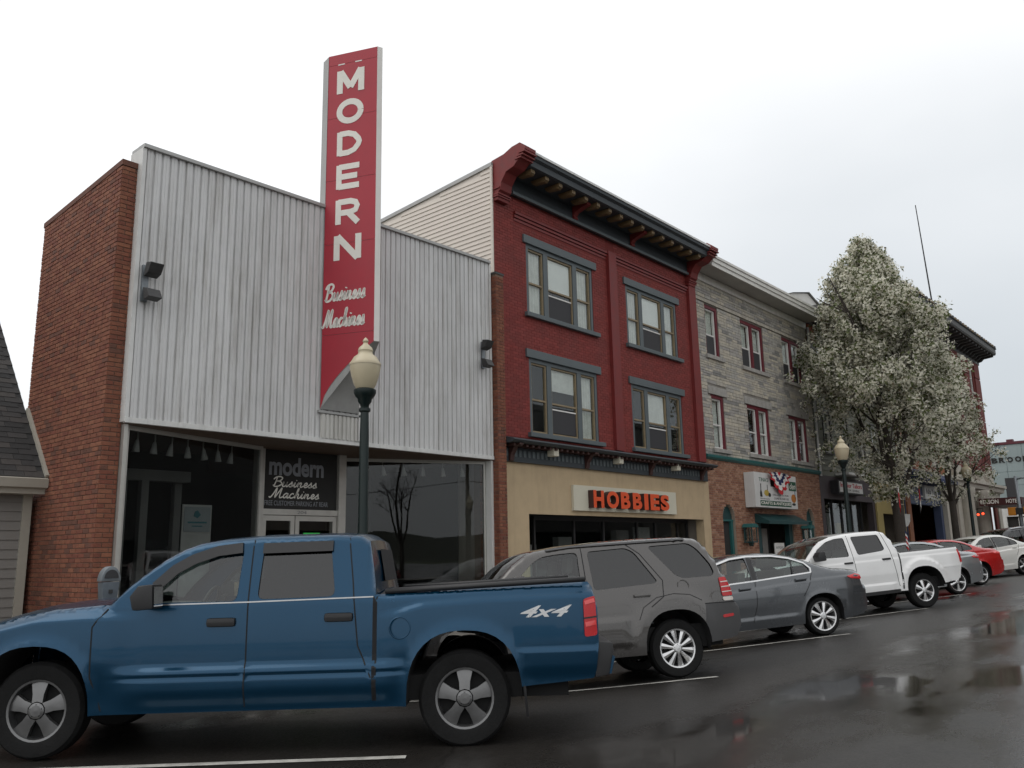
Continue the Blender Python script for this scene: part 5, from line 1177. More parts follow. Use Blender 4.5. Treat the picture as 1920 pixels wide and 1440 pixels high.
def body(car):
    sp = car.sp; root = car.root; top = [(q[0], q[1]) for q in sp['top']]
    zb0 = sp['sill']; r = sp['r']
    # flank outline: silhouette front to rear, then the lower edge rear to front with the wheel arches
    low = []
    (xr, rxr, rzr), (xf, rxf, rzf) = sp['arches']
    low += sp['rear_low']+list(reversed(arch_pts(xr, r, rxr, rzr, zb0, z1=sp.get('foot'))))+list(reversed(arch_pts(xf, r, rxf, rzf, zb0)))+sp['front_low']
    poly = dens(top, .05, False)+dens(low, .05, False)
    q = [poly[0]]
    for p in poly[1:]:
        if hypot(p[0]-q[-1][0], p[1]-q[-1][1]) > .004: q.append(p)
    if hypot(q[0][0]-q[-1][0], q[0][1]-q[-1][1]) < .004: q.pop()
    poly = q
    wins = [(w[0], dens(rounded(w[1], w[3] if len(w) > 3 else .06), .06), w[2]) for w in sp['windows']]
    regs = sp['regions']
    for sd in (1, -1):
        extra = [dens(rg[1]+[rg[1][0]], .05, False) for rg in regs]
        vs, tris = FL_ = car.flank = getattr(car, 'flank', None) or car.patch(poly, sd, holes=[w[1] for w in wins], step=sp.get('step', .09), dz=sp.get('dz', .03), extra=extra)
        groups = {}
        for t in tris:
            c = (sum(vs[i][0] for i in t)/3, sum(vs[i][1] for i in t)/3); key = None
            for k, rg in enumerate(regs):
                if inside(c, rg[1]): key = k; break
            groups.setdefault(key, []).append(t)
        made = {}
        for key, ts in groups.items():
            nm, mm = ('body_side', sp['paint']) if key is None else (regs[key][0], regs[key][2])
            made[key] = car.mesh(nm, vs, ts, sd, mm, root)
        def owner(p):
            for k, rg in enumerate(regs):
                if inside(p, rg[1]) and k in made: return made[k]
            return made.get(None, root)
        # glass, rubber reveal
        for nm, loop, gm in wins:
            c = (sum(p[0] for p in loop)/len(loop), sum(p[1] for p in loop)/len(loop)); ow = owner(c)
            gv, gt = car.patch(loop, sd, step=.12); car.mesh('window', gv, gt, sd, gm, ow, -.014)
            mb = MB(); car.rim(mb, loop, sd, .002, -.02); mb.build('window_seal', 'plastic_black', ow, smooth=True)
        mb = MB()
        for ar, z0 in ((sp['arches'][0], zb0), (sp['arches'][1], zb0)):
            ap = dens(arch_pts(ar[0], r, ar[1], ar[2], z0, z1=sp.get('foot') if ar is sp['arches'][0] else None), .05, False); car.rim(mb, ap, sd, 0, -.05, False)
        mb.build('arch_lip', 'seam', root, smooth=True)
        for ar in sp['arches']:
            mb = MB(); ap = dens(arch_pts(ar[0], r, ar[1]*1.0, ar[2], zb0), .05, False)
            n = len(ap); b0 = len(mb.v)
            for x, z in ap: mb.v.append((x, sd*(car.Y(x, z)-.05), z)); mb.v.append((x, sd*.38, z))
            for i in range(n-1): mb.f.append((b0+2*i, b0+2*i+2, b0+2*i+3, b0+2*i+1)); mb.m.append(0)
            mb.build('wheel_well', 'under', root, smooth=True)
        for pts in sp['seams']: car.strip(pts, .011, sd, .0012, 'seam', owner((pts[0][0]+.03, pts[0][1])) , 'panel_gap')
        for h in sp['handles']:
            x0, x1, z0, z1, hm = h; ow = owner(((x0+x1)/2, (z0+z1)/2)); car.blob(x0, x1, z0, z1, sd, .035, hm, ow, 'handle', bevel=min(.03, (z1-z0)*.42))
        for nm, pl, mm, off in sp['lamps']:
            pv, pt_ = car.patch(dens(rounded(pl, .02, 2), .05), sd, step=.05); lo = car.mesh(nm, pv, pt_, sd, mm, root, off)
            mb = MB(); car.rim(mb, dens(rounded(pl, .02, 2), .05), sd, off, -.01); mb.build('lens_edge', mm, lo, smooth=True)
        for nm, pts, w, off, mm in sp['strips']: car.strip(pts, w, sd, off, mm, root, nm)
        if sp.get('mirror'):
            mx, mz, mm = sp['mirror']; y = car.Y(mx, mz); m_ = MB()
            pr = [(mx+.10, mz-.09), (mx+.13, mz+.02), (mx+.07, mz+.10), (mx-.05, mz+.11), (mx-.06, mz-.08)]
            ya, yb = sorted((sd*(y+.07), sd*(y+.29))); m_.prism(pr, 'y', ya, yb); mo = m_.build('mirror', mm, root, bevel=.03, auto=60)
            a_ = MB(); a_.tube([(mx+.02, sd*(y-.01), mz-.06), (mx+.02, sd*(y+.1), mz-.04)], .028, 8); a_.build('arm', mm, mo)
            g_ = MB(); g_.add([(mx-.064, sd*(y+.09), mz-.06), (mx-.064, sd*(y+.27), mz-.06), (mx-.056, sd*(y+.27), mz+.09), (mx-.056, sd*(y+.09), mz+.09)], [(0, 1, 2, 3)]); g_.build('mirror_glass', 'chrome', mo)
        for (x, _, _) in sp['arches']:
            wheel(car, x, sd*(sp['hw']-.055-.11), r, sp['rim_r'], sd, sp['style'], sp['rimmat'])
    # upper surfaces, lofted across
    for nm, i0, i1, mm in sp['tops']:
        seg = sp['top'][i0:i1+1]; pts = []
        for a, b_ in zip(seg, seg[1:]):
            k = max(1, int(hypot(b_[0]-a[0], b_[1]-a[1])/.07))
            pts += [tuple(lerp(a[j], b_[j], t/k) for j in range(4)) for t in range(k)]
        pts.append(seg[-1]); mb = MB(); nc = 16; V_ = []
        for x, z, cr, bu in pts:
            w = max(.2, car.Y(x, z))
            for c in range(nc+1):
                t = -1+2*c/nc; e = 1-abs(t)**2.4; V_.append((x+bu*e, t*w, z+cr*e))
        n = nc+1
        mb.add(V_, [(i*n+c, i*n+c+1, (i+1)*n+c+1, (i+1)*n+c) for i in range(len(pts)-1) for c in range(nc)])
        me_o = mb.build(nm, mm, root, smooth=True)
    ub = MB(); hw = sp['hw']-.14; ub.box(car.lo+.25, car.hi-.3, -hw, hw, zb0+.03, zb0+.22); ub.build('underbody', 'under', root)
    # cabin
    fl_ = sp['cabin']; cb = MB(); cb.box(fl_[0], fl_[1], -hw, hw, zb0+.22, zb0+.30); cb.build('floor_pan', 'under', root)
    for i, (x, z) in enumerate(sp['seats']):
        for sd in (1, -1):
            if sp.get('bench') == i and sd == -1: continue
            y0, y1 = (-.60, .60) if sp.get('bench') == i else sorted((sd*.12, sd*.62))
            st = MB(); st.prism([(x-.05, z), (x+.45, z+.02), (x+.45, z+.14), (x+.08, z+.12), (x-.10, z+.62), (x-.22, z+.62), (x-.12, z)], 'y', y0, y1)
            st.prism([(x-.14, z+.66), (x-.22, z+.66), (x-.24, z+.84), (x-.17, z+.85)], 'y', y0+.12, y1-.12); st.build('seat', 'seat_grey', root, bevel=.025)
    dx, dz = sp['dash']; d = MB(); d.prism([(dx, dz-.35), (dx-.12, dz-.08), (dx-.05, dz), (dx+.5, dz+.02), (dx+.5, dz-.35)], 'y', -hw+.08, hw-.08); d.build('dashboard', 'plastic_grey', root, bevel=.02)
    s_ = MB(); c_ = (dx-.22, .36, dz-.02); ring = [(c_[0]+.07*sin(a)*-1, c_[1]+.18*cos(a), c_[2]+.17*sin(a)) for a in [2*pi*i/20 for i in range(21)]]; s_.tube(ring, .016, 6, cap=False); s_.tube([c_, (dx, .36, dz-.1)], .025, 6); s_.build('steering_wheel', 'plastic_black', root, smooth=True)

def place(name, label, hub, heading, sp, group='cars parked at an angle along the kerb', cat='car'):
    "hub: (x, y) of the left rear wheel face"
    h = radians(heading); fw2 = Vector((cos(h), sin(h), 0)); lf = Vector((-sin(h), cos(h), 0)); off = sp['hw']-.055
    o2 = Vector((*hub, 0))-lf*off                                   # centre of the rear axle
    wb = sp['arches'][1][0]
    gz = lambda p: G(p.x, p.y)
    rl, rr_ = gz(o2+lf*off), gz(o2-lf*off); fl_, fr_ = gz(o2+fw2*wb+lf*off), gz(o2+fw2*wb-lf*off)
    pz = ((fl_+fr_)-(rl+rr_))/2/wb; rz = ((rl+fl_)-(rr_+fr_))/2/(2*off)
    fw = Vector((fw2.x, fw2.y, pz)).normalized(); l_ = Vector((lf.x, lf.y, rz)); l_ = (l_-fw*l_.dot(fw)).normalized(); up = fw.cross(l_)
    root = thing(name, label, cat, (0, 0, 0), group, world=False)
    root.matrix_world = Matrix(((fw.x, l_.x, up.x, o2.x), (fw.y, l_.y, up.y, o2.y), (fw.z, l_.z, up.z, (rl+rr_)/2), (0, 0, 0, 1)))
    car = Car(root, sp); body(car); return car

def flare(cx, cz, rx, rz, amp, w):
    def f(x, z):
        d = sqrt(((x-cx)/rx)**2+((z-cz)/rz)**2); return amp*math.exp(-((max(0, d-1))/w)**2)*(1 if d > .5 else 0)
    return f
STAR5 = dict(n=5, wo=.30, wi=.62, ph=pi/2, mid=.72, i0=.30, ridge=.3); MULTI = dict(n=10, wo=.17, wi=.30, ph=.2); SEVEN = dict(n=8, wo=.20, wi=.30, ph=.3, twist=.05); SIX = dict(n=6, wo=.24, wi=.5, ph=.5); FIVE = dict(n=5, wo=.2, wi=.4, ph=.9)
# ---------------------------------------------------------------- blue crew-cab pickup
def dak_band(x, z):
    e = sst(.42, .66, x)*(1-sst(2.45, 2.86, x)); return e*(.040*(1-sst(.625, .70, z))-.012*(1-sst(.600, .625, z))+.016*(1-sst(.565, .60, z))-.05*(1-sst(.33, .52, z)))
def dak_fend(x, z):
    e = sst(2.55, 2.95, x); zs = itp([(2.5, 1.08), (3.0, 1.10), (3.4, 1.085), (3.7, 1.02), (4.2, .9)], x); return e*.05*(1-sst(zs-.045, zs+.03, z))*sst(.40, .75, z)
def dak_bed(x, z):
    if x > .72: return 0
    zs = itp([(-1.1, 1.17), (-.1, 1.14), (.34, 1.115), (.60, 1.04)], x); return .032*(1-sst(zs-.035, zs+.03, z))*(1-sst(.45, .70, x))*sst(.45, .8, z)+.02*(1-sst(.715, .755, z))*(1-sst(-.5, -.42, x))*sst(.5, .62, z)
DAK = dict(foot=.455, dz=.016, step=.08, hw=.885, belt=1.14, tumble=.24, ftaper=(3.3, .12), rtaper=(-.7, .05), tuck=.22, zmid=.60, shoulder=.3, round=.06, r=.37, rim_r=.235, style=STAR5, rimmat='alloy_dull', paint='blue_paint', sill=.33,
  arches=[(0, .46, .53), (3.385, .44, .50)], feat=[dak_band, dak_fend, dak_bed, flare(0, .37, .46, .53, .028, .10), flare(3.385, .37, .44, .50, .03, .10)],
  top=[(4.20, .40, 0, .10), (4.27, .60, 0, .14), (4.25, .80, 0, .12), (4.14, .94, .04, .08), (3.95, 1.00, .06, .02), (3.75, 1.05, .07, 0), (3.55, 1.10, .07, 0), (3.3, 1.14, .06, 0), (2.86, 1.17, .05, .06),
       (2.76, 1.285, .02, .10), (2.63, 1.40, .02, .09), (2.48, 1.515, .02, .07), (2.33, 1.60, .02, .05), (2.2, 1.645, .02, .03), (2.01, 1.672, .03, 0), (1.71, 1.688, .035, 0), (1.05, 1.69, .035, 0), (.86, 1.675, .03, -.01), (.785, 1.63, .02, -.02), (.745, 1.42, 0, -.03), (.71, 1.195, 0, -.02),
       (.68, 1.195, .03, 0), (-1.03, 1.25, .03, 0), (-1.06, 1.21, 0, -.01), (-1.09, 1.08, 0, -.03), (-1.09, .78, 0, -.03), (-1.06, .54, 0, -.02)],
  rear_low=[(-1.04, .50)], front_low=[(4.1, .37)],
  windows=[('window', [(2.53, 1.175), (2.50, 1.28), (2.36, 1.425), (2.22, 1.51), (2.03, 1.575), (1.82, 1.60), (1.835, 1.17)], 'car_glass'), ('window', [(1.655, 1.605), (1.10, 1.61), (1.04, 1.19), (1.67, 1.18)], 'dark_car_glass')],
  regions=[('front_door', [(2.86, 1.14), (2.62, 1.36), (2.2, 1.63), (1.745, 1.67), (1.735, .30), (2.80, .30), (2.94, .62), (2.95, 1.0)], 'blue_paint'), ('rear_door', [(1.745, 1.67), (.95, 1.675), (.88, 1.15), (.84, .75), (.72, .5), (.60, .30), (1.735, .30)], 'blue_paint'), ('bed_side', [(.712, 1.3), (-1.2, 1.3), (-1.2, .30), (.712, .30)], 'blue_paint')],
  seams=[[(2.86, 1.14), (2.95, 1.0), (2.94, .62), (2.86, .36)], [(1.745, 1.66), (1.74, 1.15), (1.735, .36)], [(.95, 1.66), (.90, 1.3), (.88, 1.10), (.85, .80), (.74, .56)]],
  handles=[(1.83, 2.06, .975, 1.045, 'plastic_black'), (.89, 1.12, .99, 1.06, 'plastic_black')],
  lamps=[('tail_light', [(-.975, 1.115), (-1.075, 1.14), (-1.08, .83), (-.975, .82)], 'tail_red', .010)],
  strips=[('tail_divider', [(-.975, .965), (-1.078, .975)], .012, .013, 'plastic_black'), ('tail_reflector', [(-.985, .915), (-1.072, .93)], .035, .013, 'tail_bright'), ('tail_reflector', [(-.985, 1.085), (-1.068, 1.105)], .03, .013, 'tail_bright'), ('window_visor', [(2.50, 1.30), (2.36, 1.435), (2.22, 1.515), (2.03, 1.578), (1.83, 1.60)], .085, .022, 'plastic_black'), ('window_visor', [(1.66, 1.59), (1.08, 1.598)], .085, .022, 'plastic_black'), ('belt_moulding', [(2.5, 1.158), (1.74, 1.162), (.73, 1.178)], .010, .004, 'alloy'), ('cab_gap', [(.715, 1.18), (.715, .38)], .035, .002, 'seam'),
          ('mud_flap', [(-.48, .46), (-.50, .22)], .02, .0, 'plastic_black')],
  mirror=(2.46, 1.215, 'plastic_black'), cabin=(.8, 3.0), seats=[(1.85, .72), (1.0, .72)], bench=1, dash=(2.45, 1.13),
  tops=[('front_fascia', 0, 3, 'blue_paint'), ('hood', 3, 8, 'blue_paint'), ('windshield', 8, 13, 'car_glass'), ('roof', 13, 18, 'blue_paint'), ('cab_back', 18, 20, 'blue_paint'), ('bed_cover', 21, 22, 'plastic_black'), ('tailgate', 22, 26, 'blue_paint')])
dk = place('pickup_truck', 'blue crew cab pickup truck with 4x4 lettering, closest to the camera', (-.45, -8.05), 132, DAK, cat='pickup')
bm_ = MB(); bm_.prism([(-1.07, .78), (-1.20, .77), (-1.21, .70), (-1.17, .52), (-1.05, .50)], 'y', -.86, .86); bm_.build('rear_bumper', 'plastic_black', dk.root, bevel=.02, auto=50)
bm_ = MB(); bm_.prism([(-1.195, .67), (-1.215, .66), (-1.18, .53), (-1.165, .53)], 'y', -.865, .865); bm_.build('bumper_skirt', 'blue_paint', dk.root)
for sd in (1, -1):
    q = MB(); q.tube([(.64, sd*.80, 1.215), (-1.0, sd*.84, 1.272)], .022, 8); q.build('bed_rail', 'plastic_black', dk.root, smooth=True)
    q = MB(); y = dk.Y(.51, .93); q.lathe([(.088, .001), (.088, .003), (.079, .0035), (.078, .0012)], 28, (.51, sd*(y+.004), .93), 'y', sgn=sd); q.build('fuel_door', 'blue_paint', dk.root, smooth=True)
    cf = lambda u, v, d, sd=sd: (-u*sd if False else -u, sd*(dk.Y(-u, v)+.003+d), v)
    if sd == 1: fit_text('4x4', .46, .88, .985, 1.075, cf, .003, 'badge', 'badge', dk.root, .02, .5)
q = MB(); q.add([(.688, -.42, 1.30), (.688, .42, 1.30), (.735, .40, 1.57), (.735, -.40, 1.57)], [(0, 1, 2, 3)]); q.build('rear_window', 'seam', dk.root)
# ---------------------------------------------------------------- grey-brown SUV
def suv_mould(x, z): return .020*(sst(.40, .46, z)-sst(.70, .77, z))*sst(.52, .66, x)*(1-sst(1.85, 1.98, x))
SUV = dict(foot=.375, dz=.02, hw=.855, belt=1.10, tumble=.20, ftaper=(2.4, .14), rtaper=(-.35, .09), tuck=.2, zmid=.66, shoulder=.5, round=.08, r=.34, rim_r=.225, style=MULTI, rimmat='alloy_bright', paint='suv_paint', sill=.30,
  arches=[(0, .42, .45), (2.50, .42, .45)], feat=[suv_mould, flare(0, .34, .50, .58, .032, .20), flare(2.5, .34, .50, .58, .032, .20)],
  top=[(3.22, .35, 0, .10), (3.28, .55, 0, .14), (3.25, .78, 0, .12), (3.14, .93, .04, .06), (2.9, 1.02, .06, 0), (2.5, 1.09, .06, 0), (2.28, 1.14, .05, .06), (1.94, 1.45, .02, .08), (1.76, 1.565, .02, .06), (1.63, 1.60, .03, .02), (1.31, 1.635, .035, 0), (.78, 1.66, .035, 0), (.24, 1.665, .035, 0), (-.26, 1.655, .03, 0), (-.45, 1.63, .025, -.02), (-.54, 1.57, .01, -.05), (-.65, 1.39, 0, -.06), (-.75, 1.17, 0, -.06), (-.80, 1.05, 0, -.06), (-.83, .84, 0, -.08), (-.88, .81, 0, -.09), (-.88, .55, 0, -.09), (-.80, .42, 0, -.07)],
  rear_low=[(-.70, .40), (-.44, .38)], front_low=[(3.1, .33)],
  windows=[('window', [(1.99, 1.12), (1.90, 1.27), (1.69, 1.46), (1.56, 1.525), (1.35, 1.545), (1.12, 1.55), (1.135, 1.10)], 'car_glass'), ('window', [(.995, 1.55), (.50, 1.565), (.40, 1.51), (.17, 1.14), (.21, 1.115), (.98, 1.085)], 'dark_car_glass', .05), ('window', [(.215, 1.565), (-.33, 1.575), (-.43, 1.50), (-.57, 1.30), (-.60, 1.19), (-.55, 1.15), (-.17, 1.15), (-.08, 1.19), (.07, 1.38)], 'dark_car_glass', .06)],
  regions=[('rear_bumper', [(-.395, .83), (-1, .83), (-1, .30), (-.30, .30), (-.36, .55)], 'plastic_grey'), ('front_door', [(2.15, 1.14), (1.9, 1.46), (1.6, 1.59), (1.065, 1.60), (1.07, .42), (2.0, .42), (2.12, .8)], 'suv_paint'), ('rear_door', [(1.065, 1.60), (.48, 1.61), (.33, 1.48), (.10, 1.13), (.14, .95), (.36, .80), (.44, .60), (.46, .42), (1.07, .42)], 'suv_paint')],
  seams=[[(1.065, 1.60), (1.07, .42)], [(.48, 1.60), (.33, 1.48), (.10, 1.14), (.13, .95), (.30, .84)], [(2.15, 1.12), (2.12, .8), (2.0, .42)], [(-.39, .83), (-.82, .825)]],
  handles=[(.29, .50, .965, 1.0, 'suv_paint'), (1.28, 1.49, .95, .985, 'suv_paint')],
  lamps=[('tail_light', [(-.64, 1.125), (-.735, 1.13), (-.79, .98), (-.80, .90), (-.65, .90)], 'tail_red', .012), ('tail_light', [(-.65, .89), (-.80, .89), (-.805, .845), (-.655, .845)], 'tail_clear', .012), ('side_marker', [(-.62, .68), (-.78, .69), (-.78, .655), (-.62, .645)], 'tail_red', .006)],
  strips=[('flare_edge', [(.47, .70), (.40, .84), (.22, .945), (0, .975), (-.21, .95), (-.36, .87)], .008, .0015, 'seam'), ('flare_edge', [(2.97, .70), (2.9, .84), (2.72, .945), (2.5, .975), (2.29, .95), (2.1, .84), (2.03, .70)], .008, .0015, 'seam'), ('roof_rail', [(1.5, 1.60), (1.2, 1.625), (-.3, 1.63)], .022, .02, 'plastic_grey'), ('tail_rib', [(-.65, 1.07), (-.76, 1.075)], .012, .015, 'tail_clear'), ('tail_rib', [(-.65, 1.01), (-.785, 1.015)], .012, .015, 'tail_clear'), ('tail_rib', [(-.65, .95), (-.795, .955)], .012, .015, 'tail_clear')],
  mirror=(1.92, 1.20, 'suv_paint'), cabin=(-.6, 2.4), seats=[(1.35, .66), (.45, .66)], bench=1, dash=(1.95, 1.06),
  tops=[('front_fascia', 0, 3, 'suv_paint'), ('hood', 3, 6, 'suv_paint'), ('windshield', 6, 9, 'car_glass'), ('roof', 9, 14, 'suv_paint'), ('rear_window', 14, 17, 'dark_car_glass'), ('tailgate', 17, 19, 'suv_paint'), ('bumper_face', 19, 22, 'plastic_grey')])
sv = place('suv', 'grey brown SUV parked beside the blue pickup under the HOBBIES sign', (3.70, -7.61), 143, SUV)
q = MB(); y = sv.Y(-.15, 1.06); q.lathe([(.075, .001), (.075, .003), (.068, .0035), (.067, .0012)], 24, (-.15, y+.003, 1.06), 'y'); q.build('fuel_door', 'suv_paint', sv.root, smooth=True)
# ---------------------------------------------------------------- sedans
def sed_crease(x, z):
    zs = itp([(-.8, .915), (.15, .905), (1.6, .83), (3.2, .74)], x); return .020*(1-sst(zs-.02, zs+.02, z))*sst(.45, .75, z)+.018*(1-sst(.36, .42, z))*sst(.35, .6, x)*(1-sst(2.1, 2.3, x))
def SEDAN(paint, rimmat='alloy_bright', style=SEVEN, chrome=True, dz=0., tail=-.95, spoiler=False, glass_='car_glass', lampm='tail_red'):
    d = dict(dz=.02, hw=.855, belt=.99, tumble=.34, ftaper=(2.5, .20), rtaper=(-.2, .17), tuck=.35, zmid=.62, shoulder=.5, round=.09, r=.31, rim_r=.235, style=style, rimmat=rimmat, paint=paint, sill=.22,
     arches=[(0, .36, .365), (2.64, .36, .365)], feat=[sed_crease, flare(0, .31, .36, .37, .018, .12), flare(2.64, .31, .36, .37, .018, .12)],
     top=[(3.45, .28, 0, .12), (3.52, .48, 0, .16), (3.46, .63, .02, .12), (3.3, .73, .05, .04), (2.95, .84, .07, 0), (2.55, .92, .06, .08), (2.2, 1.115, .03, .10), (1.9, 1.265, .03, .07), (1.68, 1.345, .03, .03), (1.49, 1.385+dz, .035, 0), (1.19, 1.41+dz, .035, 0), (.88, 1.405+dz, .035, 0), (.58, 1.375+dz, .035, -.02), (.32, 1.31, .03, -.05), (.09, 1.215, .03, -.07), (-.14, 1.11, .03, -.07), (-.35, 1.045, .03, -.05), (-.60, 1.02, .025, -.04), (-.80, .985, .02, -.04), (-.88, .90, 0, -.05), (tail+.04, .72, 0, -.07), (tail, .52, 0, -.08), (tail+.06, .34, 0, -.06)],
     rear_low=[(-.78, .27), (-.42, .23)], front_low=[(3.3, .24)],
     windows=[('window', [(2.20, .955), (1.95, 1.15), (1.71, 1.28), (1.46, 1.34), (1.20, 1.355), (1.185, .985)], glass_, .03), ('window', [(1.09, 1.355), (.71, 1.33), (.42, 1.265), (.19, 1.17), (.12, 1.09), (.13, 1.035), (1.08, .99)], glass_, .04)],
     regions=[('front_door', [(2.30, .94), (1.9, 1.25), (1.6, 1.37), (1.145, 1.38), (1.16, .65), (1.28, .30), (2.15, .30), (2.28, .6)], paint), ('rear_door', [(1.145, 1.38), (.6, 1.36), (.25, 1.22), (.08, 1.04), (.22, .80), (.36, .62), (.42, .30), (1.28, .30), (1.16, .65)], paint)],
     seams=[[(1.14, 1.36), (1.14, .97), (1.18, .60), (1.28, .32)], [(.09, 1.03), (.20, .82), (.33, .66)], [(2.30, .93), (2.28, .6), (2.15, .32)]],
     handles=[(1.24, 1.45, .855, .885, paint), (.22, .43, .915, .945, paint)],
     lamps=[('tail_light', [(-.53, .90), (-.74, .93), (-.84, .90), (-.84, .83), (-.60, .86)], lampm, .008)],
     strips=[('b_pillar', [(1.135, 1.35), (1.135, .99)], .085, .003, 'plastic_black'), ('quarter_bar', [(.40, 1.265), (.43, 1.02)], .025, .0, 'plastic_black')],
     mirror=(2.12, 1.02, paint), cabin=(.1, 2.5), seats=[(1.40, .50), (.55, .50)], bench=1, dash=(2.15, .92),
     tops=[('front_fascia', 0, 3, paint), ('hood', 3, 5, paint), ('windshield', 5, 8, 'car_glass'), ('roof', 8, 12, paint), ('rear_window', 12, 15, glass_), ('trunk_lid', 15, 18, paint), ('rear_fascia', 18, 22, paint)])
    if chrome: d['strips'] += [('chrome_trim', [(2.25, .945), (1.95, 1.168), (1.71, 1.30), (1.46, 1.362), (1.15, 1.378), (.71, 1.35), (.42, 1.287), (.18, 1.185), (.095, 1.09), (.11, 1.02)], .026, .006, 'alloy_bright'), ('chrome_trim', [(2.25, .945), (1.15, .975), (.11, 1.022)], .022, .006, 'alloy_bright')]
    return d
ac = place('sedan', 'dark grey sedan with chrome window trim between the SUV and white pickup', (8.64, -7.48), 143, SEDAN('grey_paint'))
# ---------------------------------------------------------------- white crew-cab pickup
def tac_bulge(x, z): return .012*(1-sst(1.05, 1.10, z))*sst(.6, .8, z)+.02*(1-sst(.56, .60, z))*sst(.6, .8, x)*(1-sst(2.5, 2.7, x))
TAC = dict(foot=.47, dz=.022, hw=.87, belt=1.17, tumble=.24, ftaper=(3.0, .14), rtaper=(-.7, .05), tuck=.2, zmid=.66, shoulder=.4, round=.07, r=.36, rim_r=.225, style=SIX, rimmat='alloy_bright', paint='white_paint', sill=.40,
  arches=[(0, .46, .50), (3.10, .46, .50)], feat=[tac_bulge, flare(0, .36, .56, .62, .045, .09), flare(3.1, .36, .56, .62, .045, .09)],
  top=[(3.86, .45, 0, .10), (3.92, .66, 0, .14), (3.88, .88, 0, .12), (3.74, 1.03, .04, .06), (3.4, 1.11, .07, 0), (3.0, 1.17, .07, 0), (2.62, 1.23, .05, .07), (2.35, 1.465, .02, .10), (2.19, 1.565, .02, .07), (1.91, 1.645, .03, .03), (1.6, 1.675, .035, 0), (1.18, 1.685, .035, 0), (.76, 1.675, .03, 0), (.64, 1.64, .02, -.02), (.57, 1.56, .01, -.03), (.50, 1.38, 0, -.03), (.475, 1.20, 0, -.02), (.45, 1.20, -.42, 0), (-.99, 1.205, -.42, 0), (-1.0, 1.205, 0, -.01), (-1.03, 1.1, 0, -.02), (-1.03, .84, 0, -.03), (-.98, .78, 0, -.02), (-.90, .54, 0, -.02)],
  rear_low=[(-.80, .50)], front_low=[(3.7, .42)],
  windows=[('window', [(2.48, 1.215), (2.34, 1.40), (2.08, 1.545), (1.85, 1.595), (1.64, 1.60), (1.64, 1.20)], 'car_glass', .05), ('window', [(1.47, 1.605), (.82, 1.60), (.77, 1.29), (.83, 1.255), (1.43, 1.215)], 'dark_car_glass', .05)],
  regions=[('front_door', [(2.58, 1.22), (2.3, 1.50), (1.9, 1.63), (1.555, 1.65), (1.56, .9), (1.62, .38), (2.45, .38), (2.60, .8)], 'white_paint'), ('rear_door', [(1.555, 1.65), (.74, 1.65), (.66, 1.25), (.64, .9), (.60, .38), (1.62, .38), (1.56, .9)], 'white_paint'), ('bed_side', [(.49, 1.3), (-1.2, 1.3), (-1.2, .3), (.54, .3)], 'white_paint')],
  seams=[[(2.58, 1.2), (2.60, .8), (2.45, .42)], [(1.555, 1.64), (1.56, .9), (1.60, .42)], [(.74, 1.64), (.66, 1.25), (.64, .95), (.61, .5)]],
  handles=[(1.60, 1.80, 1.05, 1.09, 'plastic_black'), (.70, .90, 1.06, 1.10, 'plastic_black')],
  lamps=[('tail_light', [(-.965, 1.13), (-1.02, 1.14), (-1.025, .86), (-.975, .85)], 'tail_red', .010)],
  strips=[('cab_gap', [(.475, 1.19), (.49, .95), (.55, .44)], .03, .002, 'seam'), ('rocker_step', [(2.5, .40), (.62, .41)], .07, .02, 'plastic_black'), ('bed_crease', [(-.50, .80), (-.93, .80)], .03, .006, 'white_paint'), ('bed_rail', [(.44, 1.19), (-.98, 1.195)], .02, .004, 'plastic_black')],
  mirror=(2.40, 1.25, 'plastic_black'), cabin=(.6, 2.7), seats=[(1.65, .75), (.85, .75)], bench=1, dash=(2.25, 1.14), arch_mat='plastic_black',
  tops=[('front_fascia', 0, 3, 'white_paint'), ('hood', 3, 6, 'white_paint'), ('windshield', 6, 9, 'car_glass'), ('roof', 9, 13, 'white_paint'), ('cab_back', 13, 16, 'white_paint'), ('bed_floor', 17, 18, 'plastic_black'), ('tailgate', 19, 21, 'white_paint'), ('bumper', 21, 23, 'plastic_grey')])
tk = place('pickup_truck', 'white crew cab pickup truck beside the dark grey sedan', (14.05, -7.58), 143, TAC, cat='pickup')
si = place('sedan', 'silver sedan half hidden behind the bed of the white pickup', (18.6, -7.12), 143, SEDAN('silver_paint', 'alloy_bright', FIVE, False, .0, -.93))
rd = place('sedan', 'red sedan whose tail shows past the silver sedan', (22.9, -6.72), 143, SEDAN('red_car_paint', 'alloy_bright', FIVE, False, .0, -.98, lampm='tail_bright'))
wc = place('sedan', 'white sedan parked past the red tail, at right edge of photo', (28.6, -6.85), 150, SEDAN('cream_paint', 'alloy_bright', FIVE, False, .02, -1.0))
bk_ = place('suv', 'black SUV beyond the white sedan at the far right edge', (35.2, -6.6), 146, dict(SUV, paint='black_car_paint', regions=[(r_[0], r_[1], 'black_car_paint') for r_ in SUV['regions']], tops=[(t_[0], t_[1], t_[2], 'black_car_paint' if 'paint' in t_[3] else t_[3]) for t_ in SUV['tops']]))
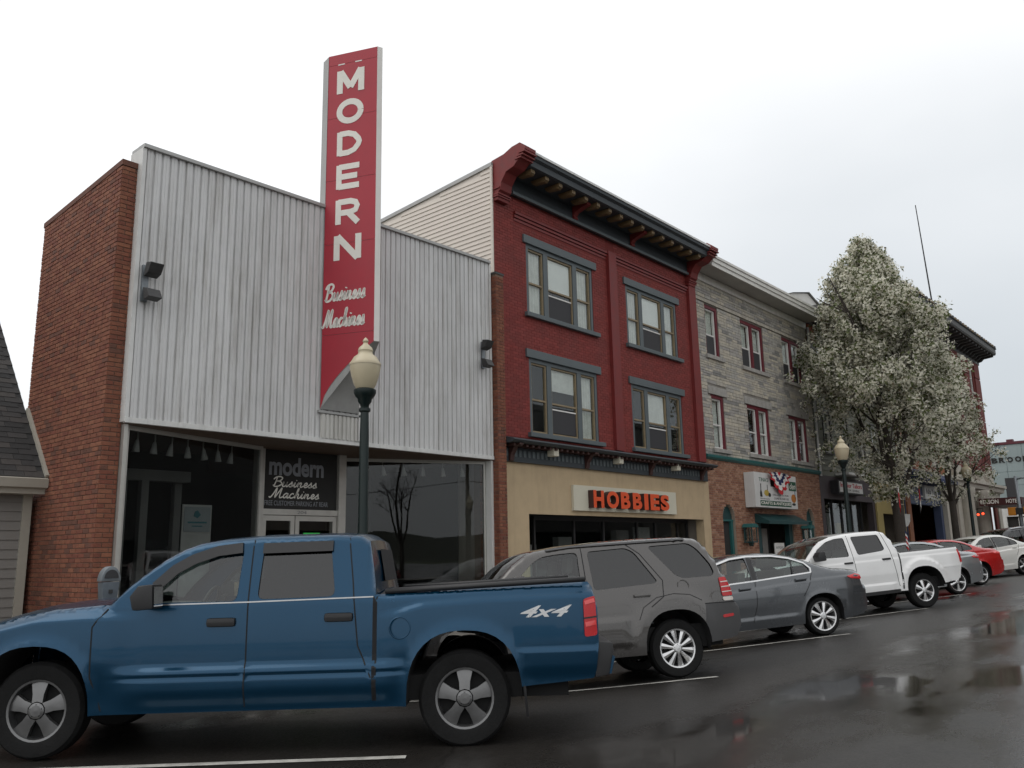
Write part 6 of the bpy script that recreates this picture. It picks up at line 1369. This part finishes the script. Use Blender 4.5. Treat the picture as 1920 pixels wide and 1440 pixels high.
# ================================================================ street furniture
LP = None
def street_lamp(x, y, label):
    z = SW(x, y); H = 3.80-z if False else 3.80+(.28 if x > 15 else 0)+(.25 if x > 30 else 0)
    r = thing('street_lamp', label, 'street lamp', (x, y, z), 'acorn street lamps along the kerb')
    m = MB(); m.lathe([(.24, z), (.24, z+.10), (.20, z+.16), (.19, z+.62), (.15, z+.70), (.13, z+.78), (.085, z+.86), (.075, z+.95), (.068, H-.55), (.060, H-.22), (.085, H-.20), (.085, H-.16), (.06, H-.14)], 16, (x, y, 0)); m.build('post', 'post_green', r, auto=40)
    m = MB(); m.lathe([(.06, H-.14), (.07, H-.10), (.10, H-.06), (.105, H-.02), (.14, H+.02), (.165, H+.07), (.165, H+.12), (.13, H+.14)], 20, (x, y, 0)); m.build('collar', 'post_green', r, auto=40)
    m = MB(); m.lathe([(.125, H+.13), (.165, H+.20), (.205, H+.33), (.228, H+.45), (.228, H+.50)], 24, (x, y, 0)); m.build('globe', 'lamp_globe', r, smooth=True)
    m = MB(); m.lathe([(.234, H+.49), (.236, H+.52), (.205, H+.56), (.17, H+.62), (.115, H+.66), (.105, H+.70), (.115, H+.72), (.095, H+.77), (.05, H+.81), (.03, H+.84), (.045, H+.87), (.03, H+.90), (.001, H+.93)], 24, (x, y, 0)); m.build('lamp_cap', 'lamp_globe', r, auto=45)
street_lamp(2.36, -3.3, 'dark green acorn street lamp in front of the white metal shop')
street_lamp(21.95, -3.3, 'acorn street lamp beside the CRAFTS box sign, left of the blossom tree'); street_lamp(4.8, -27.5, 'acorn street lamp across the street, mirrored in the shop glass'); street_lamp(37.8, -3.3, 'small far acorn street lamp in front of the hotel portal')
def meter(x, y, label):
    z = SW(x, y); r = thing('parking_meter', label, 'parking meter', (x, y, z))
    m = MB(); m.tube([(x, y, z), (x, y, 1.02)], .032, 10); m.build('post', 'meter_grey', r, smooth=True)
    m = MB(); m.prism([(x-.055, 1.0), (x+.055, 1.0), (x+.075, 1.08), (x+.095, 1.28), (x-.095, 1.28), (x-.075, 1.08)], 'y', y-.06, y+.06); m.build('housing', 'meter_grey', r, bevel=.015, auto=50)
    m = MB(); m.prism([(x+.105*cos(pi*i/14), 1.285+.16*sin(pi*i/14)) for i in range(15)], 'y', y-.058, y+.058); m.build('dome', 'galv', r, bevel=.012, auto=50)
    m = MB(); m.prism([(x+.075*cos(pi*i/12), 1.32+.09*sin(pi*i/12)) for i in range(13)], 'y', y-.066, y-.057); m.build('display', 'dark_screen', r)
    m = MB(); m.box(x-.02, x+.02, y-.068, y-.058, 1.16, 1.2); m.build('coin_slot', 'dark_fixture', r)
meter(-1.33, -3.55, 'grey parking meter in front of the brick corner, above the blue hood')
# traffic signal at the far crossing
ts = thing('traffic_signal', 'amber traffic signal head on a grey pole at the right edge', 'traffic signal', (40.5, -4.9, .4))
m = MB(); m.tube([(40.6, -4.75, G(40, -5)), (40.6, -4.75, 4.6)], [.10, .07], 10); m.build('pole', 'galv', ts, smooth=True)
m = MB(); m.tube([(40.6, -4.75, 4.45), (40.55, -5.0, 4.5), (40.5, -5.6, 4.5)], .04, 8); m.build('mast_arm', 'galv', ts, smooth=True)
m = MB(); m.box(40.3, 40.6, -4.62, -4.30, 2.76, 3.14); m.build('housing', 'amber_housing', ts, bevel=.02)
m = MB(); m.box(40.3, 40.6, -5.15, -4.95, 2.76, 3.14); m.build('housing', 'amber_housing', ts, bevel=.02)
m = MB(); m.box(40.33, 40.57, -4.95, -4.62, 2.8, 3.1); m.build('visor', 'plastic_black', ts)
# little flag behind the white pickup, flags on the tree
def flag(x, y, z0, z1, label, stripes, w=.34, lean=.1):
    r = thing('flag', label, 'flag', (x, y, z0)); m = MB(); m.tube([(x, y, z0), (x+lean, y, z1)], .008, 5); m.build('stick', 'steel_dark', r)
    n = len(stripes); zt, zb = z1, z1-(z1-z0)*.75
    for i, s in enumerate(stripes):
        a, c = lerp(zt, zb, i/n), lerp(zt, zb, (i+1)/n); q = MB(); k = 6; vs = []
        for j in range(k+1):
            t = j/k; xx = x+lean*(1-.4*t)+w*t*.35; dz = -.55*w*t; yy = y-.03*sin(t*5)
            vs += [(xx, yy, a+dz), (xx-.02, yy, c+dz)]
        q.add(vs, [(2*j, 2*j+1, 2*j+3, 2*j+2) for j in range(k)]); q.build('stripe', s, r, smooth=True, fixn=False)
flag(17.1, -6.4, 1.28, 1.86, 'small red white and blue flag standing above the white pickup bed', ['flag_blue', 'flag_white', 'flag_red', 'flag_white', 'flag_red', 'flag_white', 'flag_red'], .42, -.05)
flag(27.0, -3.35, 2.6, 3.62, 'red and white flag hanging left of the blossom tree trunk', ['flag_white', 'flag_red', 'flag_red', 'flag_red'], .5, .15)
flag(30.2, -3.2, 2.7, 3.8, 'red flag hanging right of the blossom tree trunk', ['flag_red', 'flag_red', 'flag_white'], .35, .1)

# ================================================================ trees
def rand_unit(R):
    while True:
        v = Vector((R.uniform(-1, 1), R.uniform(-1, 1), R.uniform(-1, 1)))
        if .1 < v.length < 1: return v.normalized()
def tree(name, label, x, y, z0, H, rad, seed, stems, prof, clumps, quads, qs, leafy=True, group=None, zlow=2.9, gap=.06):
    R = random.Random(seed); r = thing(name, label, 'tree', (x, y, z0), group); wood = MB(); tips = []
    lean_ = Vector((-.56, .65))*(.45 if leafy and H > 11 else 0)
    cxy = lambda h: (x+lean_.x*h/H, y+lean_.y*h/H)
    off_ = lambda q: hypot(q.x-cxy(q.z-z0)[0], q.y-cxy(q.z-z0)[1])
    def env(h, a=None):  # crown radius at height h, ragged round the crown
        f = 1 if a is None else 1+.20*sin(2*a+1.35*h+seed)+.15*sin(5*a-2.3*h)+.10*sin(9*a+4.1*h)
        return rad*itp(prof, h/H)*f
    def limb(p, d, ln, ra, depth):
        pts = [p]; rr = [ra]; n = 5; q = p.copy(); dd = d.copy()
        for i in range(n):
            dd = (dd+rand_unit(R)*.22+Vector((0, 0, .10 if depth < 3 else .02))).normalized(); q = q+dd*(ln/n)
            pts.append(q.copy()); rr.append(max(.006, ra*(1-(i+1)/n*.72)))
            if i >= 1 and (q.z-z0 > H*.97 or (q.z-z0 > H*.35 and off_(q) > env(q.z-z0)*(1.08 if depth > 1 else .7))): rr[-1] = .008; break
            if depth >= 2: tips.append((q.copy(), depth))
            if depth < 4 and i >= 1:
                for _ in range(2 if depth == 1 else 1 if R.random() < .8 else 2):
                    ax = rand_unit(R); sd = (dd*R.uniform(.5, .9)+(ax-dd*ax.dot(dd))*.9).normalized()
                    l2 = ln*R.uniform(.38, .62)
                    e = q+sd*l2; hr = off_(e); h = e.z-z0
                    if h < zlow or h > H or hr > env(h)*1.05: l2 *= .5; 
                    limb(q, sd, l2, rr[-1]*.62, depth+1)
        wood.tube(pts, rr, 6 if depth < 2 else 4, cap=False)
    for s in stems: limb(Vector((x+s[0], y+s[1], z0+s[2])), Vector(s[3]).normalized(), s[4], s[5], 1)
    tr = MB(); ft = stems[0][2]
    tr.tube([(x, y, z0-.1), (x, y, z0+.3), (x+.02, y, z0+ft*.6), (x, y, z0+ft+.1)], [stems[0][5]*1.9, stems[0][5]*1.5, stems[0][5]*1.4, stems[0][5]*1.35], 12); tr.build('trunk', 'bark', r, smooth=True)
    wood.build('branches', 'bark', r, smooth=True, fixn=False)
    if not leafy: return r
    # blossom and leaf clumps along the twigs, thinned to leave gaps
    P_ = [t for t in tips if t[0].z-z0 > H*.45 or R.random() < .55]; R.shuffle(P_); P_ = P_[:int(clumps*.75)]; cl = []
    for q, dp in P_:
        h = q.z-z0; hr = off_(q); e = env(h, atan2(q.y-y, q.x-x))
        if h < zlow*.8 or e <= 0 or hr > e*1.15: continue
        if math.sin(q.x*2.6+seed)*math.sin(q.y*2.9+1)*math.sin(q.z*2.2+2)+.25*math.sin(q.x*6.1)*math.sin(q.z*5.3) < -gap*.5: continue
        cl.append(q)
    extra = 0
    while len(cl) < clumps and extra < clumps*40:
        extra += 1; h = R.uniform(zlow, H); a = R.uniform(0, 2*pi); e = env(h, a)
        rr_ = e*R.random()**.35*R.uniform(.85, 1.08); q = Vector((cxy(h)[0]+rr_*cos(a), cxy(h)[1]+rr_*sin(a), z0+h))
        nval = math.sin(q.x*2.6+seed)*math.sin(q.y*2.9+1)*math.sin(q.z*2.2+2)+.25*math.sin(q.x*6.1)*math.sin(q.z*5.3)
        if nval > -gap and (h > H*.48 or R.random() < .22): cl.append(q)
    cl = cl[:clumps]; n = len(cl)*quads
    rs_ = np.random.RandomState(seed); cen = np.repeat(np.array([tuple(c) for c in cl]), quads, 0)
    off = rs_.normal(0, 1, (n, 3))*np.array([.095, .095, .12]); c = cen+off
    def cards(mask, size, nm, mm):
        k = mask.sum(); cc = c[mask]; a = rs_.normal(0, 1, (k, 3)); a /= np.linalg.norm(a, axis=1)[:, None]; b_ = rs_.normal(0, 1, (k, 3)); b_ -= (b_*a).sum(1)[:, None]*a; b_ /= np.linalg.norm(b_, axis=1)[:, None]
        nn = np.cross(a, b_); s = (size*rs_.uniform(.45, 1.6, k))[:, None]
        v = np.stack([cc-a*s, cc-b_*s*.62+nn*s*.25, cc+a*s, cc+b_*s*.62+nn*s*.25], 1).reshape(-1, 3)
        me = bpy.data.meshes.new(nm); me.vertices.add(len(v)); me.vertices.foreach_set('co', v.ravel()); me.loops.add(4*k); me.loops.foreach_set('vertex_index', np.arange(4*k)); me.polygons.add(k); me.polygons.foreach_set('loop_start', np.arange(0, 4*k, 4)); me.polygons.foreach_set('loop_total', np.full(k, 4)); me.update(); me.validate()
        me.materials.append(M[mm]); o = link(nm, me, r, 'stuff'); return o
    u = rs_.random(n); hf = np.clip((c[:, 2]-z0)/H, 0, 1)
    cards(u < .68, qs, 'blossom', 'blossom'); cards((u >= .68) & (u < .95), qs*1.15, 'foliage', 'leaf_green'); cards(u >= .95, qs, 'bud', 'leaf_dull')
    return r
PEAR = [(0, 0), (.2, .08), (.25, .32), (.34, .78), (.49, 1.0), (.62, .95), (.70, .84), (.79, .70), (.88, .52), (.955, .28), (1, .05)]
tree('blossom_tree', 'tall white blossoming pear tree in front of the green sided shop', 28.1, -3.0, SW(28.1), 13.0, 2.8, 11,
     [(0, 0, 3.3, (-.10, .02, 1), 8.6, .15), (.05, 0, 3.2, (.30, -.10, 1), 7.2, .13), (0, 0, 3.5, (-.45, .1, 1), 5.6, .10), (.05, -.05, 3.1, (.75, -.25, .9), 5.4, .10), (0, .05, 3.6, (.1, .5, 1), 6.0, .09), (0, -.05, 3.4, (-.2, -.55, 1), 5.2, .09), (0, 0, 2.9, (-.9, -.05, .75), 3.6, .06)], PEAR, 3500, 36, .050, group='blossom trees along the kerb')
PEAR2 = [(0, 0), (.2, .3), (.32, .85), (.46, 1.0), (.62, .9), (.78, .6), (.9, .35), (1, .08)]
tree('blossom_tree', 'shorter sparse blossom tree in front of the hotel, right of the tall one', 37.6, -2.6, SW(37.6), 10.4, 2.2, 5,
     [(0, 0, 2.8, (.05, 0, 1), 6.4, .11), (0, 0, 2.7, (.5, -.3, 1), 5.0, .09), (0, 0, 2.9, (-.5, .1, 1), 4.6, .08), (0, 0, 2.7, (.2, .5, 1), 4.4, .07), (0, 0, 2.6, (.8, -.5, .9), 4.4, .06)], PEAR2, 800, 30, .050, group='blossom trees along the kerb', gap=.05)

# ================================================================ the other side of the street (seen only in the shop glass and wet road)
hl = MB(); n = 60; vs = []
for i in range(n+1):
    x = -420+14.5*i; h = 11+4*math.sin(i*.21+1)+3*math.sin(i*.63)+1.5*math.sin(i*1.7)
    vs += [(x, -330, -2), (x, -330-60, h)]
hl.add(vs, [(2*i, 2*i+1, 2*i+3, 2*i+2) for i in range(n)]); hl.build('hill', 'hill_green', kind='structure', smooth=True)
def opp_block(x0, x1, H, m, label, seed):
    R = random.Random(seed); r = thing('brick_block', label, 'building', ((x0+x1)/2, -31, 0), 'buildings across the street')
    hh = [] if seed == 3 else [(x, x+1.1, z, z+1.7) for z in np.arange(4.6, H-1.8, 3.2) for x in np.arange(x0+1, x1-1.6, 2.3)]
    b = MB(); holed_wall(b, x0, x1, base, H, -31.3, -31.0, hh+[(x0+.6, x1-.6, .6, 3.2)]); b.build('wall', m, r)
    b = MB(); b.box(x0+.1, x1-.1, -31.7, -31.6, base, H-.2); b.build('inner_wall', 'dark_interior', r)
    b = MB(); b.box(x0, x1, -44, -43.8, base, H); b.box(x0, x0+.2, -43.8, -31.3, base, H); b.box(x1-.2, x1, -43.8, -31.3, base, H); b.box(x0, x1, -43.8, -31.3, H-.3, H-.1); b.build('shell', m, r)
    b = MB(); b.box(x0-.1, x1+.1, -31.3, -30.6, H, H+.4); b.build('cornice', 'dark_cornice', r)
    for a, c, d, e in hh: g = MB(); g.box(a, c, -31.2, -31.19, d, e); g.build('pane', 'pane_glass', r)
    g = MB(); g.box(x0+.6, x1-.6, -31.2, -31.19, .6, 3.2); g.build('shop_window', 'shop_glass', r)
opp_block(18, 30, 11.5, 'plain_wall', 'pale two storey block across the street, mirrored in the shop glass', 1); opp_block(30.3, 46, 12.5, 'hotel_brick', 'taller red brick block across the street', 2); opp_block(46.3, 100, 13.2, 'dark_cornice', 'unseen long dark block across the street farthest off', 3)  # unseen far block sized, darkened and left blank so the left shop glass mirrors dark
tree('bare_tree', 'bare upright tree on the lot across the street', 0.5, -30.0, .1, 8.2, 1.6, 21, [(0, 0, 1.8, (0, 0, 1), 6.5, .10), (0, 0, 1.9, (.25, 0, 1), 5.2, .07), (0, 0, 1.9, (-.25, .1, 1), 5.0, .07), (0, 0, 1.9, (.1, .3, 1), 5.0, .06)], PEAR2, 0, 0, .05, leafy=False)
z = .13; r = thing('utility_pole', 'wooden utility pole across the street', 'utility pole', (3.6, -36, 0))
m = MB(); m.tube([(3.6, -36, -.1), (3.6, -36, 8.5)], [.16, .11], 10); m.build('pole', 'bark', r, smooth=True)
m = MB(); m.box(2.5, 4.7, -36.1, -35.95, 7.9, 8.05); m.build('crossarm', 'bark', r)
m = MB()
for dx, zz in ((-1, 9.1), (0, 9.15), (1, 9.1), (0, 7.2)):
    for s in (-1, 1): m.tube([(3.6+dx+s*30*t/8, -36, zz-1-.9*4*(t/8)*(1-t/8)) for t in range(9)], .02, 4, cap=False)
m.build('wires', 'steel_dark', r)
